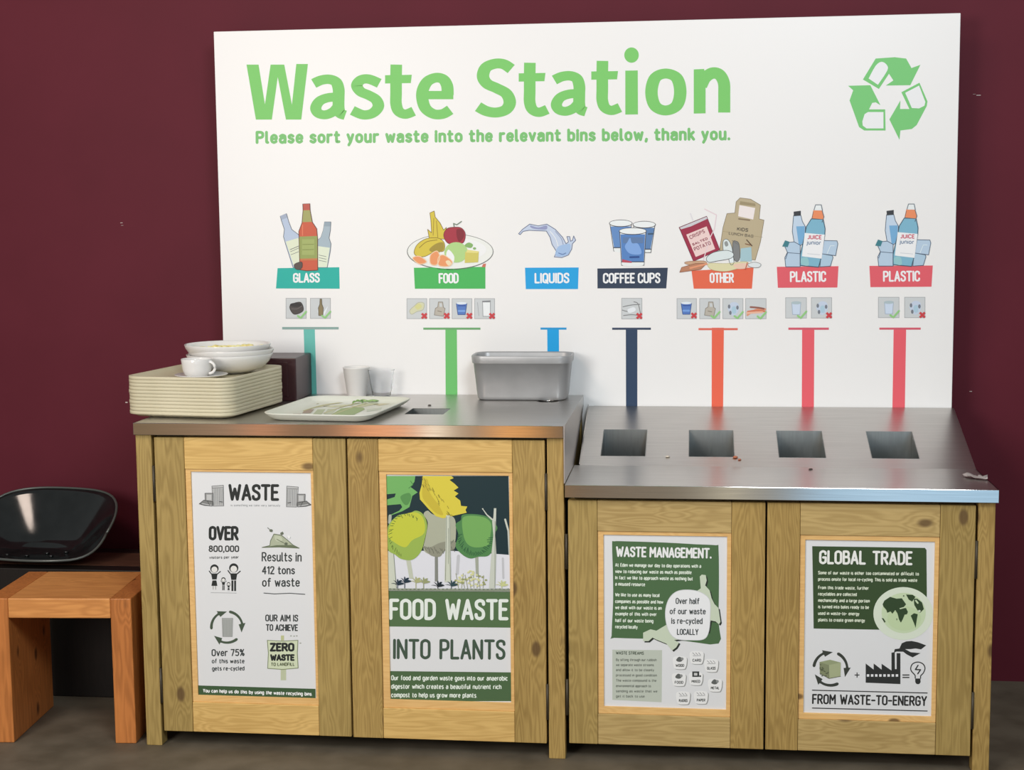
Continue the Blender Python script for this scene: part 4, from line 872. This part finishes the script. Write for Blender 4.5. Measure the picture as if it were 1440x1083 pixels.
TF = TZ+.0046                    # its floor
# bowls
bw = [(.001, .0), (.043, 0), (.047, .003), (.044, .004), (.070, .0065), (.098, .0175), (.115, .034), (.1235, .0475), (.1262, .0555), (.1258, .0575), (.1238, .0572), (.1205, .049), (.112, .0355), (.095, .021), (.066, .0125), (.001, .010)]
mb = MB(); mb.lathe(bw, n=64); b0 = mb.build('pasta_bowl', m_white)
BX, BY = .131, -.480
BL = ('white bowl at the bottom of the stack of three on the trays', 'middle white bowl of the three stacked on the trays', 'top white bowl of the stack, with yellow food remains in it')
for k in range(3):
    o = b0 if k == 0 else b0.copy()
    if k: COL.objects.link(o)
    o.location = (BX+(0, .004, -.004)[k], BY+(0, .002, -.002)[k], TF+k*.0148)
    tag(o, BL[k], 'bowl', 'white bowls stacked on the trays')
m_food = noisy('pasta_remains', lin((246, 234, 170), SW), lin((226, 190, 95), SW), 40, (.4, .6), .2, lo=.5, hi=.75)
mb = MB()
for k in range(90):
    a = random.uniform(.25, 2.9); r = random.uniform(.082, .113); s = random.uniform(.008, .014)
    bx, by = BX-.004+r*math.cos(a), BY-.002+r*math.sin(a); bz = TF+.0296+(.0165+(r-.082)*.50 if r < .1 else .0255+(r-.1)*.95)
    mb.lathe([(.0005, -s*.3), (s*.7, -s*.2), (s, .1*s), (s*.6, s*.55), (.0005, s*.7)], (bx, by, bz+.002), 9)
vs = []; na = 40
for q in range(na+1):
    a = .15+2.85*q/na
    for r, z in ((.066, .0145), (.082, .0185), (.095, .0228), (.105, .0312), (.112, .0376), (.1155, .0425)):
        r_ = r-.003*math.sin(q*1.7)*(r > .11); vs.append((BX-.004+r_*math.cos(a), BY-.002+r_*math.sin(a), TF+.0296+z+.0008+.0006*math.sin(q*2.3+r*300)))
mb.add(vs, [[q*6+k, q*6+k+1, q*6+k+7, q*6+k+6] for q in range(na) for k in range(5)], None, True)
o = mb.build('food_remains', m_food); tag(o, 'yellow leftover food in the top white bowl', 'leftovers', kind='stuff')
# cup on saucer
CX, CY = .102, -.657
mb = MB(); mb.lathe([(.001, .002), (.026, .0), (.030, .002), (.050, .006), (.073, .0125), (.0755, .0145), (.073, .0155), (.050, .0095), (.030, .006), (.001, .005)], n=56)
o = mb.build('saucer', m_white); o.location = (CX, CY, TF); tag(o, 'white saucer under the cup at the front of the tray stack', 'saucer')
cupr = empty('coffee_cup', (CX, CY, TF+.0055), 'white coffee cup on a saucer in front of the stacked bowls', 'cup')
cup0 = MB(); cz = TF+.0055
cup0.lathe([(.001, .001), (.024, 0), (.026, .002), (.034, .008), (.0405, .022), (.043, .040), (.0445, .052), (.0435, .0535), (.042, .052), (.0405, .040), (.038, .023), (.031, .011), (.001, .008)], (CX-.012, CY, cz), 48)
cup0.build('body', m_white, cupr)
mb = MB(); mb.tube([(CX-.012+.0395+.017*math.cos(math.pi*(.5-t/18)), CY-.012, cz+.029+.0165*math.sin(math.pi*(.5-t/18))) for t in range(19)], .0040, 12); mb.build('handle', m_white, cupr)
# maroon box behind the trays
m_box = mat('maroon_box_paint', (.045, .011, .015), .35)
bxo = empty('maroon_box', (.187, -.235, H1), 'dark maroon box on the upper counter between the tray stack and the sign', 'box')
m_box2 = mat('maroon_box_paint_light', (.105, .040, .045), .3)
mb = MB(); mb.box(.086, .288, -.322, HB-.002, H1+.0004, 1.052, .003); mb.build('body', m_box, bxo)
mb = MB(); mb.box(.105, .262, -.3245, -.322, H1+.015, 1.040, .001); mb.build('front_panel', m_box, bxo)
# the tray with a printed design and scraps
pt = empty('patterned_tray', (.462, -.500, H1), 'single cream tray with printed leaf pattern and scraps, right of the tray stack', 'tray')
PTX, PTY, PR = .486, -.590, math.radians(-5.5)
mb = MB(); pr = [(-.06, 0), (-.036, 0), (-.022, .004), (-.010, .012), (-.002, .019), (.0005, .0215), (-.0015, .0228), (-.006, .0222), (-.016, .013), (-.028, .0072), (-.045, .0056), (-.06, .0056)]
PHX, PHY = .161, .216
mb.loft([rrect(PHX+d, PHY+d, max(.055+d*.8, .012), H1+.0004+z, PTX, PTY, rot=PR) for d, z in pr]); mb.build('body', noisy('pale_cream_tray', lin((240, 235, 218), SW), lin((232, 226, 205), SW), 6, (.38, .5), 0, 3), pt)
class TrayPrint(Print):
    def p(s, q, lay=None): return at_z(s.z[0]+q[0]/s.z[2], s.z[1]+q[1]/s.z[2], H1+.0064+.0002*(lay or 1))
P = TrayPrint(0, SW, (360, 480, 4.5))
OL = (188, 190, 150); BR = (176, 150, 130)
for q, c in (([(320, 430), (370, 430), (345, 455), (290, 455)], BR), ([(390, 430), (440, 430), (415, 462), (360, 462)], OL), ([(455, 428), (515, 428), (480, 460), (430, 462)], (196, 196, 164)), ([(235, 458), (285, 458), (280, 466), (232, 466)], BR),
             ([(540, 425), (600, 418), (680, 420), (690, 430), (620, 465), (470, 468)], (152, 170, 104)), ([(330, 370), (350, 365), (400, 395), (385, 398)], (190, 180, 150)), ([(345, 360), (360, 358), (415, 382), (402, 386)], (196, 188, 160)),
             ([(420, 410), (560, 400), (620, 405), (480, 418)], (214, 208, 168)), ([(600, 412), (760, 390), (780, 396), (650, 420)], (206, 200, 158)), ([(700, 430), (800, 418), (790, 432), (700, 445)], (204, 204, 180)), ([(740, 400), (830, 388), (860, 392), (780, 408)], (214, 198, 158)), ([(380, 410), (470, 400), (450, 410), (380, 420)], (206, 196, 160))):
    P.poly(q, c, 1)
for q in ([(480, 466), (620, 415), (760, 375)], [(430, 455), (560, 410), (700, 380)], [(300, 440), (420, 405), (560, 385)]): P.curve(q, 5, (196, 186, 130), 2)
P.build('leaf_print', pt, 'printed pattern of leaves')
m_leaf = noisy('salad_leaf', lin((128, 168, 92), SW), lin((176, 198, 130), SW), 30, (.4, .5), 0)
for k, (u, v, rz, s) in enumerate(((503, 557.5, .3, .016), (511, 556, -.5, .014), (524, 556.5, .1, .018))):
    c = at_z(u, v, H1+.028); mb = MB(); rows = []
    for i in range(7):
        t = i/6; wv = s*.45*math.sin(math.pi*min(.98, t*.9+.06)); y = (t-.5)*2*s
        rows.append([(y*math.cos(rz)-x*math.sin(rz), y*math.sin(rz)+x*math.cos(rz), .004*math.sin(3*t)+abs(x)*.5+.004*math.sin(9*x/s+k)) for x in (-wv, 0, wv)])
    mb.add([p for r in rows for p in r], [[i*3+j, i*3+j+1, i*3+j+4, i*3+j+3] for i in range(6) for j in range(2)], None, True)
    o = mb.build('salad_leaf', m_leaf); o.location = (c.x, c.y, H1+.0085); so = o.modifiers.new('thickness', 'SOLIDIFY'); so.thickness = .0008
    tag(o, ('curled green salad leaf at the back of the patterned tray, left of three', 'small green salad leaf on the patterned tray, middle of three', 'flat green salad leaf on the patterned tray, right of three')[k], 'leaf', 'salad leaves on the patterned tray')
# cups behind the tray
m_paper = mat('white_paper_cup', (.80, .775, .74), .5)
pc = at_z(499, 563, H1)
mb = MB(); mb.lathe([(.001, .003), (.0285, .003), (.029, 0), (.0295, .001), (.0415, .087), (.0425, .0885), (.0425, .091), (.0405, .092), (.0395, .089), (.0285, .006), (.001, .005)], n=48)
o = mb.build('paper_cup', m_paper); o.location = (pc.x-.018, -.185, H1+.0004); tag(o, 'white paper cup standing behind the patterned tray against the sign', 'cup')
m_clear = bpy.data.materials.new('clear_plastic'); m_clear.use_nodes = True; b_ = m_clear.node_tree.nodes['Principled BSDF']
b_.inputs['Transmission Weight'].default_value = 1; b_.inputs['Roughness'].default_value = .08; b_.inputs['IOR'].default_value = 1.05; b_.inputs['Base Color'].default_value = (.98, .99, 1, 1)
mb = MB(); mb.lathe([(.001, .0), (.028, 0), (.029, .002), (.040, .080), (.042, .082), (.042, .084), (.040, .0845), (.0388, .081), (.0278, .0035), (.001, .002)], n=40)
o = mb.build('clear_plastic_cup', m_clear); o.location = (pc.x+.062, -.19, H1+.0004); tag(o, 'clear plastic cup to the right of the white paper cup', 'cup')
# grey tub
m_tub = noisy('grey_metal_tub', (.40, .40, .40), (.44, .44, .44), 14, (.34, .46), 0, 3, metal=.35)
TBX, TBY = .974, -.2165
mb = MB()
pr = [(.128, .058, .026, 0), (.134, .064, .03, .0025), (.1375, .0665, .032, .012), (.1475, .0755, .036, .112), (.1505, .0785, .038, .1125), (.1515, .0795, .038, .114), (.1535, .0815, .04, .134), (.1525, .0805, .04, .1365), (.1495, .0775, .038, .136), (.1475, .0755, .036, .132), (.1345, .0635, .03, .006), (.12, .05, .02, .004)]
mb.loft([rrect(a, b, r, H1+.0006+z, TBX, TBY) for a, b, r, z in pr])
o = mb.build('steel_tub', m_tub)
for v in o.data.vertices: v.co = v.co-Vector((TBX, TBY, H1))
o.location = (TBX, TBY, H1); tag(o, 'open grey metal tub with rounded corners on the upper counter', 'tub')
# crumbs and scraps
m_crumb = {'o': mat('orange_crumb', (.55, .17, .08), .6), 'k': mat('dark_crumb', (.04, .025, .015), .6), 'w': mat('pale_crumb', (.7, .62, .5), .6)}
def on_slope(u, v):
    d = ray(u, v); nv = Vector((0, -(H3-H2), HB-YF)); t = ((Vector((0, YF, H2))-CAM).dot(nv))/d.dot(nv); return CAM+d*t
for p, c, s, lb in ((on_slope(1034, 644), 'o', .006, 'orange food crumb below the second bin opening'), (on_slope(1040, 647), 'o', .004, 'tiny orange crumb just right of a larger orange crumb'),
                    (at_z(1140, 661, H2), 'k', .005, 'dark crumb on the lower counter in front of the third opening'), (on_slope(939, 643), 'w', .005, 'pale crumb on the slope between the first and second openings'),
                    (at_z(604, 571, H1), 'k', .0045, 'dark crumb behind the slot in the upper counter')):
    mb = MB(); mb.lathe([(.0003, 0), (s*.8, s*.08), (s, s*.35), (s*.6, s*.75), (.0003, s*.9)], n=9)
    for i, v in enumerate(mb.v): mb.v[i] = (v[0]*1.3, v[1]*.9+.15*v[0], v[2])
    o = mb.build('food_crumb', m_crumb[c]); o.location = p+Vector((0, 0, .0004)); tag(o, lb, 'crumb', 'crumbs on the counters')
mb = MB(); c = at_z(1378, 673, H2); g = 7
vs = [((i/(g-1)-.5)*.055+random.uniform(-.003, .003), (j/(g-1)-.5)*.035+random.uniform(-.003, .003)-(i/(g-1)-.5)*.03, .002+abs(random.gauss(0, .004))) for j in range(g) for i in range(g)]
mb.add(vs, [[j*g+i, j*g+i+1, (j+1)*g+i+1, (j+1)*g+i] for j in range(g-1) for i in range(g-1)], None, True)
o = mb.build('paper_scrap', mat('grubby_tissue', (.42, .36, .34), .7)); o.location = (c.x-.012, c.y, H2+.0006); so = o.modifiers.new('t', 'SOLIDIFY'); so.thickness = .0006; so.offset = 1
tag(o, 'small crumpled tissue scrap at the right end of the lower counter', 'tissue')

# ================================================================== stools and the tractor seat
def wl2(rgb): return lin(rgb, PW)
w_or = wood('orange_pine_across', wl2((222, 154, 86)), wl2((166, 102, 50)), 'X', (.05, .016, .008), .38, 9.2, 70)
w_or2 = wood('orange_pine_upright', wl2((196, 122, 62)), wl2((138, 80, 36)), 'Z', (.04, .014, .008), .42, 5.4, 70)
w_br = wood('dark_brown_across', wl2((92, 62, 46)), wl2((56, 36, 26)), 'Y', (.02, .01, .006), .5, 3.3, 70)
w_br2 = wood('dark_brown_upright_shaded', wl2((26, 20, 16)), wl2((17, 13, 10)), 'Z', (.02, .01, .006), .5, 6.3, 70)  # near black: the shade under the stools is put into this leg colour
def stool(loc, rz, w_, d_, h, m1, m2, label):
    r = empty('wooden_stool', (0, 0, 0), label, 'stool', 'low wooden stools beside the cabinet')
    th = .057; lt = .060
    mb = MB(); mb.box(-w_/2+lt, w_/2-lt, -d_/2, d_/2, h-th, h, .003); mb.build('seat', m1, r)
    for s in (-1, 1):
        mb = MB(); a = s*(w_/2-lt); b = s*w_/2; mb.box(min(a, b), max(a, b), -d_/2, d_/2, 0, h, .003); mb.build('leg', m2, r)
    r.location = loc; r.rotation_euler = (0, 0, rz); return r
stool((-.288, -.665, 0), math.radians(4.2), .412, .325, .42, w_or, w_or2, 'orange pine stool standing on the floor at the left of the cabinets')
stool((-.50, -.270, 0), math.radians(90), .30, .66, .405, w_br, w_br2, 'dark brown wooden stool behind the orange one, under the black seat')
# tractor seat: pressed steel pan with a raised back and sides
m_black = noisy('black_gloss_enamel', (.004, .0055, .0055), (.008, .010, .010), 20, (.07, .16), .06, 3, spec=.6)
m_wear = mat('worn_rim', (.10, .11, .10), .3, .3)
ts = empty('tractor_seat', (-.575, -.27, .405), 'black enamelled tractor seat pan resting on the dark brown stool', 'seat')
NU, NV = 64, 26; SEAT_ROT = math.radians(-9)
def seat_pt(a, t):
    """a angle (0 = right, 90 = back), t 0 centre to 1 rim"""
    c, s = math.cos(a), math.sin(a); bk = max(0, s)
    sq_ = 1/((abs(c)**2.15+abs(s)**2.15)**(1/2.15))
    rx, ry = .240*sq_, (.150 if s < 0 else .150)*sq_
    x, y = rx*c*t, ry*s*t
    q = min(1, max(0, (s+.75)/1.75)); h = .014+.168*q*q*(3-2*q)
    k = max(0, (t-.50)/.50); z = .010+h*(k**1.2)+.012*math.exp(-((t-.52)/.05)**2)*(.3+.7*bk)
    x *= 1+.12*k*bk; y += .03*k*bk
    cr_, sr_ = math.cos(SEAT_ROT), math.sin(SEAT_ROT)
    return Vector((-.575+x*cr_-y*sr_, -.275+x*sr_+y*cr_, .4075+z))
mb = MB(); rings = [[seat_pt(2*math.pi*i/NU, max(.02, j/NV)) for i in range(NU)] for j in range(NV+1)]
mb.loft(rings, None, True, True, False)
o = mb.build('pan', m_black, ts); so = o.modifiers.new('t', 'SOLIDIFY'); so.thickness = .003; so.offset = 1
mb = MB(); rim = [seat_pt(2*math.pi*i/NU, 1) for i in range(NU+1)]; mb.tube(rim, .0042, 8); mb.build('rolled_rim', m_wear, ts)
for x, y in ((.03, -.02), (.085, .0), (-.09, -.05), (-.02, -.06), (.06, -.06)):
    mb = MB(); mb.lathe([(.0075, .0), (.0075, .003), (.0045, .006), (.0005, .0065)], (-.58+x, -.262+y, .421), 14); mb.build('bolt', m_black, ts)
